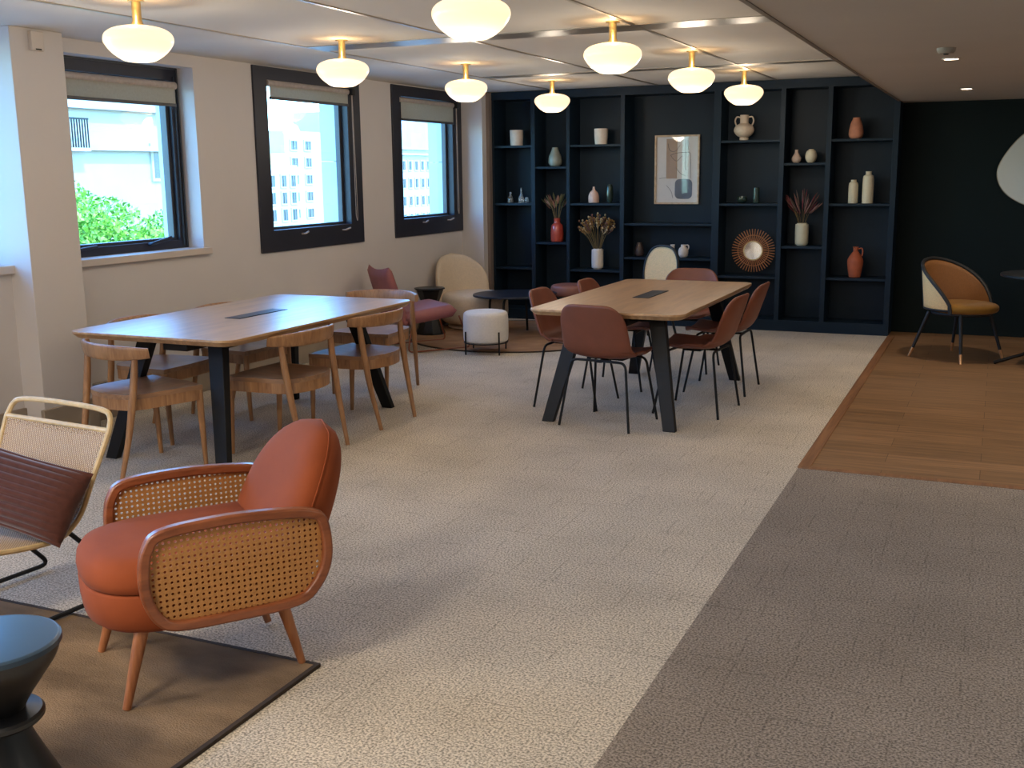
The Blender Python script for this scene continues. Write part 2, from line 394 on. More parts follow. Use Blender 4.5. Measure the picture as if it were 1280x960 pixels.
# window wall with openings  (y0,y1,z0,z1)
W0 = (3.02, 4.692, 1.075, 2.40); W1 = (5.16, 6.43, 1.06, 2.35); W2 = (7.16, 8.60, 1.03, 2.42); W3 = (9.28, 10.66, 1.02, 2.42)
WA = (.5, 2.6, 1.075, 2.40); WB = (-2.6, -.3, 1.075, 2.40)
def wall_with_holes():
    mb = MB(); holes = sorted([WB, WA, W0, W1, W2, W3]); y = Y0
    for a, b, z0, z1 in holes:
        mb.bb(XO, XW, y, a, -.1, CZ + .1)
        mb.bb(XO, XW, a, b, -.1, z0); mb.bb(XO, XW, a, b, z1, CZ + .1); y = b
    mb.bb(XO, XW, y, YBK + .2, -.1, CZ + .1)
    return mb
struct(wall_with_holes().build('wall_left', M['wall'], smooth=False), 'off-white wall with three dark framed windows', 'wall')
struct(MB().bb(XO + .002, -5.2, 4.685, 5.075, 0, CZ).build('pillar', M['wall'], bevel=.004), 'off-white pillar standing out of the window wall', 'pillar')
struct(MB().bb(XW - .02, -5.11, 10.70, YBK + .1, 0, CZ).build('trim_3', M['wall'], bevel=.003), 'off-white wall return between window and bookcase', 'wall')
struct(MB().bb(-5.115, -5.075, 10.80, YBK + .1, 0, CZ - .005).build('trim_4', mat('grey_brown_jamb', (126, 112, 104), .6, var=.05, scale=4), bevel=.003), 'grey-brown jamb strip at the bookcase end', 'trim')
struct(MB().bb(XW - .3, XR + .2, YBK, YBK + .2, -.1, CZ + .1).build('wall_back', M['darkwall'], smooth=False), 'near-black painted end wall', 'wall')
struct(MB().bb(XR, XR + .2, Y0, YBK + .2, -.1, CZ + .1).build('wall_right', M['wall'], smooth=False), 'off-white side wall', 'wall')
struct(MB().bb(XO, XR + .2, Y0 - .2, Y0, -.1, CZ + .1).build('wall_front', M['wall'], smooth=False), 'off-white wall behind the viewer', 'wall')
struct(MB().bb(XO - .1, XR + .2, Y0 - .2, YBK + .2, CZ, CZ + .15).build('ceiling', M['ceil'], smooth=False), 'pale ceiling of large panels', 'ceiling')
struct(MB().bb(XS, XR, Y0, YBK, SZ, CZ).build('ceiling_soffit', M['soffit'], smooth=False), 'lowered greige ceiling over the wood floor side', 'ceiling')
struct(MB().bb(XS - .022, XS + .0, Y0, YBK, SZ - .004, SZ + .03).build('trim_5', mat('soffit_edge_profile', (120, 106, 94), .5, var=.04), smooth=False), 'dark edge profile along the lowered ceiling', 'trim')
k = 6
for x in (-4.37, -3.23, -2.05):
    struct(MB().bb(x - .012, x + .012, Y0, YB, CZ - .006, CZ + .02).build('trim_%d' % k, M['alu'], smooth=False), 'slim metal joint running along the ceiling panels', 'trim'); k += 1
for y in (-1.95, .9, 3.72, 6.52, 9.2):
    struct(MB().bb(-4.37 if y != 9.2 else -4.37, XS, y - (.13 if y < 9 else .08), y + (.13 if y < 9 else .08), CZ - .005, CZ + .02).build('trim_%d' % k, M['alu'], smooth=False), 'wide satin metal strip across the ceiling panels', 'trim'); k += 1
struct(MB().bb(XW - .01, XW + .022, 5.075, 10.70, 0, .205).bb(XW - .01, XW + .022, Y0, 4.685, 0, .205).bb(-5.21, -5.18, 4.66, 5.10, 0, .205).build('baseboard_left', M['plinth'], bevel=.004), 'tall greige skirting duct along the window wall', 'skirting')

# ---- windows
def flush_window(n, W, label, oy0, oy1, zt):
    """wide dark frame flush with the wall"""
    a, b, z0, z1 = W
    w = thing('window_%d' % n, label, 'window', kind='structure')
    gy0, gy1, gz0, gz1 = oy0 + .17, oy1 - .21, 1.147, zt - .10
    o = [(oy0, .972), (oy1, .972), (oy1, zt), (oy0, zt)]; i = [(gy0, gz0), (gy1, gz0), (gy1, gz1), (gy0, gz1)]
    MB().ring(o, i, XW - .10, XW + .016, 'x').build('window_frame', M['frame'], w, smooth=False, bevel=.004)
    t = .022
    i2 = [(gy0 + t, gz0 + t), (gy1 - t * 1.6, gz0 + t), (gy1 - t * 1.6, gz1 - t), (gy0 + t, gz1 - t)]
    MB().ring(i, i2, XW - .105, XW - .055, 'x').build('sash', M['frame2'], w, smooth=False, bevel=.003)
    MB().bb(XW - .085, XW - .079, gy0, gy1, gz0, gz1).build('glass_pane', M['pane'], w, smooth=False)
    # outer reveal of pale cladding
    mb = MB()
    xe = XO - .03
    mb.bb(xe, XW - .105, gy1 - .005, b + .02, z0 - .0, 1.70).bb(xe, XW - .105, gy1 - .005, b + .02, 1.708, z1)
    mb.bb(xe, XW - .105, a - .02, gy0 - .03, z0, z1)
    mb.bb(xe - .02, XW - .105, a - .02, b + .02, z0 - .03, gz0 - .02)
    mb.bb(xe, XW - .105, a, b, gz1 + .02, z1 + .02)
    mb.build('outer_reveal', M['clad'], w, smooth=False)
    for (yy, l) in (((gy0 + .38), .05), ((gy1 - .16), .08)):
        h = MB().tube(fil([(XW + .016, yy, 1.10), (XW + .05, yy, 1.10), (XW + .05, yy + l, 1.115)], .01), .008)
        h.build('handle', M['cassette'], w)
    return w, (gy0, gy1, gz0, gz1)
def blind(label, y0, y1, ztop, zbot, x, chain=True):
    t = thing('roller_blind', label, 'blind', (x, (y0 + y1) / 2, ztop), group='roller blinds on the windows')
    h = (y1 - y0) / 2; d = zbot - ztop
    MB().tube([(0, -h, -.03), (0, h, -.03)], .028, 14).build('roller', M['cassette'], t)
    MB().bb(.018, .020, -h + .02, h - .02, d, -.03).build('cloth', M['blind'], t, smooth=False)
    MB().bb(.008, .030, -h + .02, h - .02, d - .022, d).build('bottom_bar', M['blindbar'], t, smooth=False, bevel=.003)
    if chain:
        pts = fil([(.035, h + .02, -.03), (.035, h + .022, -1.12), (.035, h + .045, -1.17), (.035, h + .05, -1.10), (.035, h + .028, -.03)], .02)
        MB().tube(pts, .0035, 6).build('chain', M['cassette'], t)
        MB().box((.03, h + .03, -.03), (.05, .05, .06)).build('bracket', M['blackm'], t, bevel=.006)
    return t
flush_window(2, W2, 'dark framed window onto white apartment blocks, middle of the three', 7.11, 8.655, 2.428)
flush_window(3, W3, 'dark framed window closest to the bookcase', 9.235, 10.70, 2.425)
blind('grey-beige roller blind at the top of the middle window onto apartment blocks', 7.29, 8.47, 2.335, 2.20, XW + .0)
blind('grey-beige roller blind at the top of the window next to the bookcase', 9.375, 10.52, 2.32, 2.115, XW + .0)
# window 1: recessed frame, inner sill, open view of trees
w1 = thing('window_1', 'deep set dark window with a view of a green tree and pale facade', 'window', kind='structure')
a, b, z0, z1 = W1
xf = -5.51
MB().ring([(a - .02, z0), (b, z0), (b, z1 + .02), (a - .02, z1 + .02)], [(a + .05, z0 + .065), (b - .085, z0 + .065), (b - .085, z1 - .09), (a + .05, z1 - .09)], xf - .05, xf, 'x').build('window_frame', M['frame'], w1, smooth=False, bevel=.004)
MB().ring([(a + .05, z0 + .065), (b - .085, z0 + .065), (b - .085, z1 - .09), (a + .05, z1 - .09)], [(a + .06, z0 + .085), (b - .115, z0 + .085), (b - .115, z1 - .11), (a + .06, z1 - .11)], xf - .09, xf - .03, 'x').build('sash', M['frame2'], w1, smooth=False, bevel=.003)
MB().bb(xf - .066, xf - .06, a + .05, b - .1, z0 + .065, z1 - .1).build('glass_pane', M['pane'], w1, smooth=False)
MB().bb(xf, xf + .012, b - .03, b - .018, z0 + .02, z1).bb(xf, xf + .012, b - .06, b - .05, z0 + .02, z1 - .06).bb(xf, xf + .012, a, b - .02, z1 - .012, z1 - .004).build('glazing_bead', M['frame2'], w1, smooth=False)
MB().bb(xf - .02, XW + .035, 5.077, 6.485, 1.018, 1.066).build('window_sill', M['sill'], w1, bevel=.004)
MB().tube(fil([(xf + .01, a + .10, 1.11), (xf + .04, a + .10, 1.115), (xf + .04, a + .32, 1.13)], .02), .011).build('stay_arm', M['frame'], w1)
MB().tube(fil([(xf + .005, b - .42, 1.11), (xf + .05, b - .42, 1.12), (xf + .05, b - .24, 1.15)], .02), .013).build('handle', M['frame'], w1)
MB().bb(XO - .06, xf - .09, a - .05, a + .02, z0 - .02, z1 + .02).bb(XO - .06, xf - .09, b - .06, b, z0, z1).bb(XO - .08, xf - .09, a, b, z0 - .03, z0 + .03).build('outer_reveal', M['clad'], w1, smooth=False)
blind('grey translucent roller blind at the top of the tree-view window', a + .02, b - .10, z1 - .10, z1 - .255, xf + .05, chain=False)
# window 0 (only its sill and reveal show) and two more behind the camera
def plain_window(n, W, label):
    w = thing('window_%d' % n, label, 'window', kind='structure')
    a, b, z0, z1 = W
    MB().ring([(a - .01, z0), (b + .01, z0), (b + .01, z1), (a - .01, z1)], [(a + .07, z0 + .07), (b - .07, z0 + .07), (b - .07, z1 - .07), (a + .07, z1 - .07)], -5.80, -5.74, 'x').build('window_frame', M['frame'], w, smooth=False, bevel=.004)
    MB().bb(-5.77, -5.764, a + .06, b - .06, z0 + .06, z1 - .06).build('glass_pane', M['pane'], w, smooth=False)
    MB().bb(-5.64, XW + .035, a - .05, b + .0, z0 - .05, z0).build('window_sill', M['sill'], w, bevel=.004)
    mb = MB(); mb.bb(-5.80, XO + .001, a - .12, a, z0 - .1, z1 + .1).bb(-5.80, XO + .001, b, b + .12, z0 - .1, z1 + .1).bb(-5.80, XO + .001, a, b, z0 - .1, z0).bb(-5.80, XO + .001, a, b, z1, z1 + .1)
    mb.build('reveal', M['wall'], w, smooth=False)
plain_window(0, W0, 'window beyond the pillar of which only the sill end shows')
plain_window(4, WA, 'dark framed window beside the lounge chairs')
plain_window(5, WB, 'dark framed window behind the viewer')

# ------------------------------------------------------------------ bookcase
bc = thing('bookcase', 'ink blue built-in bookcase covering the end wall, holding vases', 'bookcase')
U = [(-5.075, -5.05), (-4.617, -4.571), (-4.211, -4.175), (-3.614, -3.57), (-2.645, -2.572), (-1.994, -1.947), (-1.552, -1.507), (-.952, -.90)]
for x0, x1 in U: MB().bb(x0, x1, YB, YBK - .012, .10, 2.36).build('upright', M['case'], bc, smooth=False, bevel=.002)
MB().bb(-5.075, -.90, YB - .002, YBK - .012, 2.35, CZ - .005).build('header', M['case'], bc, smooth=False)
MB().bb(-5.075, -.90, YB - .002, YBK - .012, 0.0, .11).build('plinth', M['case'], bc, smooth=False)
MB().bb(-5.075, -.90, YBK - .012, YBK - .002, 0, CZ - .005).build('back_panel', M['case'], bc, smooth=False)
SH = {1: (1.872, 1.26, .565), 2: (1.645, .845), 3: (1.865, 1.26, .56), 4: (1.055, .703), 5: (1.874, 1.258, .537), 6: (1.647, .844), 7: (1.865, 1.258, .545)}
for kk, zs in SH.items():
    x0, x1 = U[kk - 1][1], U[kk][0]
    for z in zs: MB().bb(x0, x1, YB + .012, YBK - .012, z - .024, z).build('shelf', M['case'], bc, smooth=False, bevel=.002)

# ---- objects on the shelves
YS = 11.0
def smoothprof(p, n=4):
    return [(max(v.x, .0005), v.y) for v in [Vector((q[0], q[1])) for q in cr([(a, b, 0) for a, b in p], n)]]
def vase(name, label, cat, x, z, prof, m, y=YS, group=None, n=28, inner=True):
    p = smoothprof(prof)
    if inner:
        rt, zt = p[-1]; p = p + [(rt - .004, zt), (rt - .006, zt - .02), (rt * .7, zt - .035)]
    o = MB().lathe(p, n).build(name, m, None, ang=60); o.location = (x, y, z + .001)
    return tag(o, label, cat, group)
cw = mat('chalk_ceramic', (214, 200, 188), .75, var=.05, scale=40)
ivory = mat('ivory_ceramic', (216, 200, 172), .7, var=.05, scale=40)
vase('canister', 'plain off-white ceramic canister on the top shelf of the end bay by the windows', 'canister', -4.84, 1.872, [(.066, 0), (.068, .01), (.071, .08), (.072, .158), (.070, .16)], cw, group='off-white canisters')
vase('canister', 'plain off-white ceramic canister on the high shelf above the pink bottle vase', 'canister', -3.87, 1.865, [(.060, 0), (.064, .01), (.070, .08), (.072, .155), (.070, .158)], cw, group='off-white canisters')
gv = vase('ribbed_vase', 'grey-green dented ceramic vase alone on the second bay high shelf', 'vase', -4.39, 1.645, [(.045, 0), (.066, .02), (.073, .06), (.064, .11), (.046, .15), (.034, .185), (.033, .2)], mat('sage_glaze', (136, 140, 130), .35, var=.15, scale=12))
glass, ntg, bg = newmat('clear_glass'); bg.inputs['Base Color'].default_value = (.75, .85, .9, 1); bg.inputs['Roughness'].default_value = .05; bg.inputs['Transmission Weight'].default_value = .75
gg, ntg, bg = newmat('green_glass'); bg.inputs['Base Color'].default_value = (.045, .075, .06, 1); bg.inputs['Roughness'].default_value = .08; bg.inputs['Transmission Weight'].default_value = .45
vase('glass_bottle', 'small clear glass bottle with a short neck beside the taller clear one', 'bottle', -4.92, 1.26, [(.022, 0), (.03, .01), (.03, .05), (.014, .08), (.011, .115)], glass, n=18)
vase('glass_bottle', 'clear glass teardrop bottle with a long thin neck, tallest of the clear glass', 'bottle', -4.79, 1.26, [(.025, 0), (.034, .015), (.032, .05), (.012, .095), (.008, .16)], glass, n=18)
vase('glass_dish', 'tiny clear glass pot beside the tall clear bottle', 'pot', -4.725, 1.26, [(.015, 0), (.02, .01), (.021, .04), (.016, .06)], glass, n=16)
vase('bottle_vase', 'pale pink ceramic bottle vase with a thin neck', 'vase', -3.95, 1.26, [(.05, 0), (.056, .012), (.056, .07), (.04, .11), (.016, .135), (.011, .165), (.013, .17)], mat('blush_ceramic', (212, 176, 160), .6, var=.04))
vase('glass_vase', 'tall oval green glass vase next to the pink bottle vase', 'vase', -3.77, 1.26, [(.022, 0), (.033, .04), (.036, .1), (.032, .16), (.02, .195)], gg, n=20)
vase('dark_vase', 'dark brown vase barely visible against the bookcase on the low shelf', 'vase', -3.44, .703, [(.03, 0), (.046, .02), (.044, .08), (.030, .12), (.022, .145)], mat('umber_glaze', (62, 48, 46), .4, var=.1))
vase('small_vase', 'small white vase behind the cane chair back, beside the white jug', 'vase', -3.08, .703, [(.02, 0), (.034, .02), (.036, .06), (.02, .095), (.024, .13)], cw)
urnm = mat('stone_ceramic', (206, 186, 166), .8, var=.06, scale=40)
t = thing('urn', 'stone coloured two-handled urn vase on a high shelf', 'vase', (-2.37, YS, 1.875))
MB().lathe(smoothprof([(.042, 0), (.045, .02), (.04, .028), (.075, .05), (.1, .09), (.088, .135), (.05, .16), (.042, .17), (.042, .23), (.044, .245)]) + [(.036, .245), (.034, .2)], 30).build('body', urnm, t, ang=60)
for s in (-1, 1):
    MB().tube(cr([(s * .042, 0, .222), (s * .075, 0, .226), (s * .092, 0, .19), (s * .08, 0, .15), (s * .06, 0, .14)], 5), .0075, 8).build('handle', urnm, t)
vase('glass_bowl', 'low dark green glass bowl beside the green glass beaker', 'bowl', -2.37, 1.258, [(.02, 0), (.045, .015), (.052, .04), (.045, .068)], gg, n=22)
vase('glass_beaker', 'dark green straight glass beaker under the urn shelf', 'beaker', -2.23, 1.258, [(.026, 0), (.031, .01), (.031, .14), (.03, .15)], gg, n=20)
vase('bud_vase', 'small pinkish teardrop bud vase with a narrow neck', 'vase', -1.85, 1.647, [(.025, 0), (.042, .02), (.043, .05), (.02, .09), (.015, .115), (.018, .126)], mat('pale_clay', (206, 180, 164), .7, var=.05))
vase('globe_vase', 'small round cream vase beside the pinkish bud vase', 'vase', -1.71, 1.647, [(.03, 0), (.05, .03), (.055, .07), (.042, .11), (.026, .12), (.027, .127)], ivory)
vase('clay_vase', 'plain tapered terracotta and cream vase on the top shelf of the last bay', 'vase', -1.30, 1.866, [(.045, 0), (.063, .02), (.067, .06), (.055, .13), (.036, .18), (.034, .195)], mat('blended_clay', (196, 128, 100), .7, var=.18, scale=10))
vase('bottle_vase', 'short ribbed cream bottle vase, the smaller of the cream pair', 'vase', -1.30, 1.258, [(.04, 0), (.044, .01), (.044, .17), (.030, .2), (.026, .205), (.026, .222)], ivory, group='cream bottle vases')
vase('bottle_vase', 'tall ribbed cream bottle vase, the taller of the cream pair', 'vase', -1.165, 1.258, [(.046, 0), (.051, .012), (.051, .23), (.034, .265), (.028, .27), (.028, .3)], ivory, group='cream bottle vases')
terr = mat('terracotta', (176, 88, 54), .75, var=.1, scale=20)
t = thing('amphora', 'terracotta jug with a single loop handle on a low shelf', 'jug', (-1.25, YS, .546))
MB().lathe(smoothprof([(.05, 0), (.058, .02), (.074, .13), (.07, .18), (.04, .23), (.024, .25), (.024, .28), (.03, .295)]) + [(.022, .295), (.02, .26)], 28).build('body', terr, t, ang=60)
MB().tube(cr([(.026, 0, .275), (.055, 0, .28), (.066, 0, .25), (.06, 0, .205)], 5), .007, 8).build('handle', terr, t)
t = thing('jug', 'small white jug with a loop handle on the low middle shelf', 'jug', (-2.965, YS, .704))
MB().lathe(smoothprof([(.03, 0), (.045, .02), (.052, .06), (.04, .095), (.026, .108), (.026, .13)]) + [(.02, .13), (.018, .11)], 24).build('body', cw, t, ang=60)
MB().tube(cr([(.02, 0, .125), (.05, 0, .125), (.056, 0, .1), (.046, 0, .075)], 5), .0065, 8).build('handle', cw, t)
# vases with dried flowers: vase is one thing, the bunch in it another
def bunch(name, label, x, z, y, w, h, cols, n, head, base=.03):
    t = thing(name, label, 'dried flowers', (x, y, z))
    rnd = random.Random(len(label) * 7 + n)
    for ci, c in enumerate(cols):
        mb = MB(); hd = MB()
        for k in range(n):
            a = rnd.uniform(-1, 1); d = rnd.uniform(-.35, .35); hh = h * rnd.uniform(.62, 1.0) * (1 - .25 * abs(a))
            tip = Vector((a * w / 2, d * w * .6, hh)); b0 = Vector((a * base * .5, d * base, -.06))
            mid = b0.lerp(tip, .55) + Vector((-a * w * .05, 0, .02))
            pts = cr([b0, mid, tip], 4); mb.tube(pts, .0016, 4)
            dr = (pts[-1] - pts[-3]).normalized()
            if head == 'leaf':
                hd.tube([tip - dr * .075, tip - dr * .05, tip - dr * .02, tip + dr * .02], [.002, .011, .013, .001], 5, flat=.4)
            elif head == 'plume':
                hd.tube([tip - dr * .13, tip - dr * .09, tip - dr * .04, tip + dr * .015], [.002, .006, .0075, .001], 6)
            else:
                q = tip
                hd.lathe([(.001, -.012), (.009, -.006), (.011, .004), (.006, .012), (.001, .014)], 6, c=q)
                hd.tube([tip - dr * .06 + Vector((rnd.uniform(-.02, .02), 0, 0)), tip - dr * .02], [.002, .0075], 5)
        if ci == 0: mb.build('stems', mat(name + '_stem', (128, 108, 66), .8, var=.2), t)
        hd.build('foliage', mat('dried_head', c, .85, var=.25, scale=60), t)
    return t
vase('red_vase', 'glossy red-orange bottle vase holding dried leaves', 'vase', -4.37, .845, [(.06, 0), (.068, .012), (.070, .1), (.062, .17), (.036, .2), (.034, .225), (.037, .25)], mat('red_glaze', (186, 74, 56), .22, var=.08, coat=.4))
bunch('dried_leaves', 'fan of dried olive and pink leaves in the red-orange vase', -4.37, 1.095, YS, .33, .29, [(126, 118, 84), (168, 126, 112), (92, 96, 70)], 12, 'leaf')
vase('white_vase', 'white cylindrical ribbed vase holding the tan dried flowers', 'vase', -3.905, .56, [(.045, 0), (.048, .012), (.062, .025), (.063, .19), (.055, .205), (.048, .208), (.047, .216)], mat('white_ceramic', (222, 212, 200), .6, var=.03), group='white cylinder vases')
bunch('dried_flowers', 'broad bunch of tan and gold dried flowers in a white vase', -3.905, .776, YS, .40, .385, [(150, 114, 62), (186, 160, 118), (110, 76, 66)], 34, 'bud')
vase('white_vase', 'cream cylindrical vase holding the dark red dried plumes', 'vase', -1.77, .844, [(.045, 0), (.048, .012), (.063, .025), (.065, .19), (.058, .208), (.05, .212), (.048, .22)], mat('cream_ceramic', (206, 196, 168), .6, var=.03), group='white cylinder vases')
bunch('dried_plumes', 'fan of burgundy and dark grey dried plumes in a cream vase', -1.77, 1.064, YS, .34, .36, [(108, 46, 52), (96, 78, 72), (128, 90, 84)], 13, 'plume')

# sunburst mirror standing on its shelf
t = thing('sunburst_mirror', 'round sunburst mirror with a brown wicker ray frame on a low shelf', 'mirror', (-2.255, 11.06, .782))
MB().prism(ell(0, 0, .092, .092, 36), -.012, -.004, 'y').build('mirror_glass', M['mirr'], t)
MB().ring(ell(0, 0, .10, .10, 36), ell(0, 0, .088, .088, 36), -.018, .0, 'y').build('inner_hoop', M['rattanrod'], t, ang=30)
mb = MB()
for kk in range(46):
    a = 2 * PI * kk / 46; l = .218
    mb.tube([(.09 * math.cos(a), 0, .09 * math.sin(a)), (l * math.cos(a), 0, l * math.sin(a))], .0056, 6)
mb.build('rays', M['wicker'], t); 
MB().tube([(.155 * math.cos(2 * PI * q / 36), -.006, .155 * math.sin(2 * PI * q / 36)) for q in range(36)], .0045, 6, closed=True).build('outer_hoop', M['wicker'], t)
# framed abstract print
t = thing('framed_print', 'pale framed abstract print of line shapes on the bookcase back', 'picture', (-3.095, YBK - .014, 1.596))
hw, hh = .238, .353
MB().ring([(-hw, -hh), (hw, -hh), (hw, hh), (-hw, hh)], [(-hw + .018, -hh + .018), (hw - .018, -hh + .018), (hw - .018, hh - .018), (-hw + .018, hh - .018)], -.03, 0, 'y').build('frame', wood('pale_frame_wood', (176, 150, 124), (206, 184, 158), .5), t, smooth=False, bevel=.002)
MB().bb(-hw + .015, hw - .015, -.012, -.002, -hh + .015, hh - .015).build('paper', mat('art_paper', (206, 204, 204), .8, var=.02), t, smooth=False)
MB().bb(-.115, .0, -.0135, -.012, -.09, .315).build('tan_block', mat('tan_ink', (164, 138, 112), .8, var=.05), t, smooth=False)
MB().prism(rrect(-.02, .165, -.30, -.095, .05), -.0145, -.013, 'y').build('blue_grey_shape', mat('blue_grey_ink', (98, 106, 122), .8, var=.25, scale=4), t, smooth=False)
mb = MB()
for pts in ([(-.10, .27), (-.08, .2), (-.02, .19), (.03, .25)], [(-.07, .15), (0, .17), (.10, .175), (.14, .15), (.145, -.09)], [(-.07, .15), (-.04, .11), (0, .09), (.05, .14)], [(-.01, .02), (.04, -.04), (.09, -.06)], [(.09, .30), (.09, .0)], [(.11, .30), (.115, .2)], [(-.11, -.16), (-.06, -.22), (-.04, -.29)], [(-.12, -.08), (-.19, -.09)]):
    mb.tube(cr([(p, -.0145, q) for p, q in pts], 5), .0018, 5)
mb.build('ink_lines', M['blackm'], t)
MB().bb(-hw + .015, hw - .015, -.022, -.019, -hh + .015, hh - .015).build('glazing', pane('picture_glass', gl=.035), t, smooth=False)
# organic mirror at the edge of the dark wall
pts = cr([(-.365, 0, -.02), (-.29, 0, .17), (-.13, 0, .345), (.1, 0, .40), (.32, 0, .27), (.38, 0, .02), (.30, 0, -.24), (.08, 0, -.34), (-.13, 0, -.305), (-.30, 0, -.19)], 6, closed=True)
t = thing('wall_mirror', 'large pebble-shaped pale mirror on the near-black wall', 'mirror', (.325, YBK - .03, 1.555))
MB().prism([(p.x, p.z) for p in pts], -.008, .008, 'y').build('mirror_glass', M['mirror'], t, ang=30)
MB().tube([(p.x * 1.004, 0, p.z * 1.004) for p in pts], .007, 6, closed=True).build('rim', mat('mirror_rim', (150, 140, 120), .4, metal=.5), t)
MB().bb(-.15, .15, .008, .029, -.15, .15).build('wall_mount', M['black'], t, smooth=False)

# ------------------------------------------------------------------ ceiling lamps
lamp0 = thing('ceiling_lamp', '', 'lamp', (-3.93, 4.35, CZ), group='opal globe lamps in two rows')
MB().lathe(smoothprof([(.03, -.291), (.075, -.286), (.125, -.255), (.155, -.222), (.1695, -.19), (.160, -.158), (.125, -.135), (.07, -.122), (.03, -.119)], 4), 40).build('globe', M['globe'], lamp0, ang=60)
MB().lathe([(.034, -.122), (.028, -.108), (.0225, -.095), (.0225, 0)], 24).build('stem', M['brass'], lamp0, ang=50)
MB().lathe([(.04, -.006), (.04, 0)], 24).build('ceiling_plate', M['brass'], lamp0)
LX, LX2 = -3.955, -2.12
lamps = [(LX, 4.35, 'lit opal globe lamp in front of the tree-view window'), (LX, 6.20, 'lit opal globe lamp over the top corner of the apartment-view window'),
         (LX, 8.00, 'lit opal globe lamp in front of the window next to the bookcase'), (LX, 9.84, 'lit opal globe lamp hanging before the first two bookcase bays'),
         (LX2, 4.35, 'largest-looking lit opal globe lamp cropped by the top edge, before the wide metal strip'), (LX2, 6.22, 'lit opal globe lamp above the near end of the shell-chair table'),
         (LX2, 8.00, 'lit opal globe lamp hanging before the framed print bay'), (LX2, 9.78, 'lit opal globe lamp directly above the two-handled urn')]
for i, (x, y, l) in enumerate(lamps):
    if i == 0: lamp0.location = (x, y, CZ); lamp0['label'] = l
    else: dup(lamp0, l, (x, y, CZ))
# recessed downlights and detectors
dl = emis('downlight_led', (255, 236, 206), 6)
def downlight(x, y, label):
    t = thing('downlight', label, 'ceiling light', (x, y, SZ), group='recessed downlights')
    MB().ring(ell(0, 0, .05, .05), ell(0, 0, .04, .04), -.006, .0).build('bezel', M['plastic'], t, ang=30)
    MB().lathe([(.0405, -.004), (.0405, -.001)], 24).build('diffuser', dl, t)
downlight(-.31, 6.88, 'lit recessed downlight beside the small ceiling detector')
downlight(-.30, 9.50, 'lit recessed downlight close to the dark end wall')
t = thing('smoke_detector', 'small flat round detector on the lowered ceiling', 'detector', (-.31, 6.28, SZ))
MB().lathe([(.035, -.028), (.045, -.018), (.048, 0)], 24).build('housing', mat('detector_grey', (150, 140, 128), .5), t); MB().lathe([(.012, -.034), (.014, -.028)], 12).build('sensor', M['blackm'], t)
t = thing('wall_sensor', 'small square white box high on the pillar', 'sensor', (-5.2, 4.86, 2.37))
MB().bb(0, .03, -.045, .045, -.06, .05).build('housing', M['plastic'], t, bevel=.004); MB().bb(.03, .034, -.02, .02, -.055, -.048).build('slot', M['blackm'], t, smooth=False)
for i, (y, l) in enumerate(((5.25, 'black double socket on the skirting duct behind the oak chair by the rattan chair'), (7.35, 'black double socket on the skirting duct under the apartment-view window'))):
    t = thing('wall_socket', l, 'socket', (XW + .022, y, .225), group='sockets on the skirting duct')
    MB().bb(-.02, .012, -.10, .10, -.018, .03).build('plate', M['plinth'], t, bevel=.003)
    for s in (-.05, .05): MB().bb(.012, .016, s - .025, s + .025, -.012, .024).build('outlet', M['blackm'], t, smooth=False)

# ------------------------------------------------------------------ big tables
def table(label, cx, y0, y1, hw, fx, fy, loc_group):
    cy = (y0 + y1) / 2; hl = (y1 - y0) / 2
    t = thing('work_table', label, 'table', (cx, cy, 0), group=loc_group)
    o = rrect(-hw, hw, -hl, hl, .085, 8)
    MB().prism(o, .728, .742).build('tabletop', M['oaktop'], t, bevel=.002)
    oi = [(x * (1 - .02 / hw), y * (1 - .02 / hl)) for x, y in o]; n = len(o)
    mb = MB(); vs = [(x, y, .7278) for x, y in o] + [(x, y, .705) for x, y in oi]
    mb.add(vs, [(i, (i + 1) % n, n + (i + 1) % n, n + i) for i in range(n)] + [tuple(range(n, 2 * n))])
    mb.build('table_edge', M['oakedge'], t)
    MB().bb(-.058, .058, -.24, .24, .7425, .7445).build('cable_flap', M['black'], t, smooth=False)
    MB().bb(-.05, .05, -.232, .232, .7446, .7456).build('flap_plate', mat('flap_steel', (70, 72, 78), .35, metal=.6), t, smooth=False)
    MB().bb(-.085, .085, -hl * .76, hl * .76, .625, .68).build('cable_tray', M['blackm'], t, bevel=.004)
    MB().bb(-hw * .62, hw * .62, -fy + .16, -fy + .24, .655, .70).bb(-hw * .62, hw * .62, fy - .24, fy - .16, .655, .70).bb(-.03, .03, -fy + .2, fy - .2, .66, .70).build('under_frame', M['black'], t, bevel=.003)
    for sx in (-1, 1):
        for sy in (-1, 1):
            fxx, fyy = sx * fx, sy * fy; tx, ty = sx * (fx - .15), sy * (fy - .2)
            def sect(x, y, z, w, d): return [(x - w, y - d, z), (x + w, y - d, z), (x + w, y + d, z), (x - w, y + d, z)]
            vs = sect(fxx, fyy, 0, .040, .022) + sect(tx, ty, .70, .052, .03)
            MB().add(vs, [(3, 2, 1, 0), (4, 5, 6, 7), (0, 1, 5, 4), (1, 2, 6, 5), (2, 3, 7, 6), (3, 0, 4, 7)]).build('leg', M['black'], t, bevel=.004)
    return t
table('oak table with black splayed legs, its top lit blue by the windows', -4.165, 4.45, 6.43, .565, .395, .88, 'long oak tables')
table('oak table with black splayed legs surrounded by brown shell chairs', -2.175, 6.205, 8.27, .50, .405, .905, 'long oak tables')

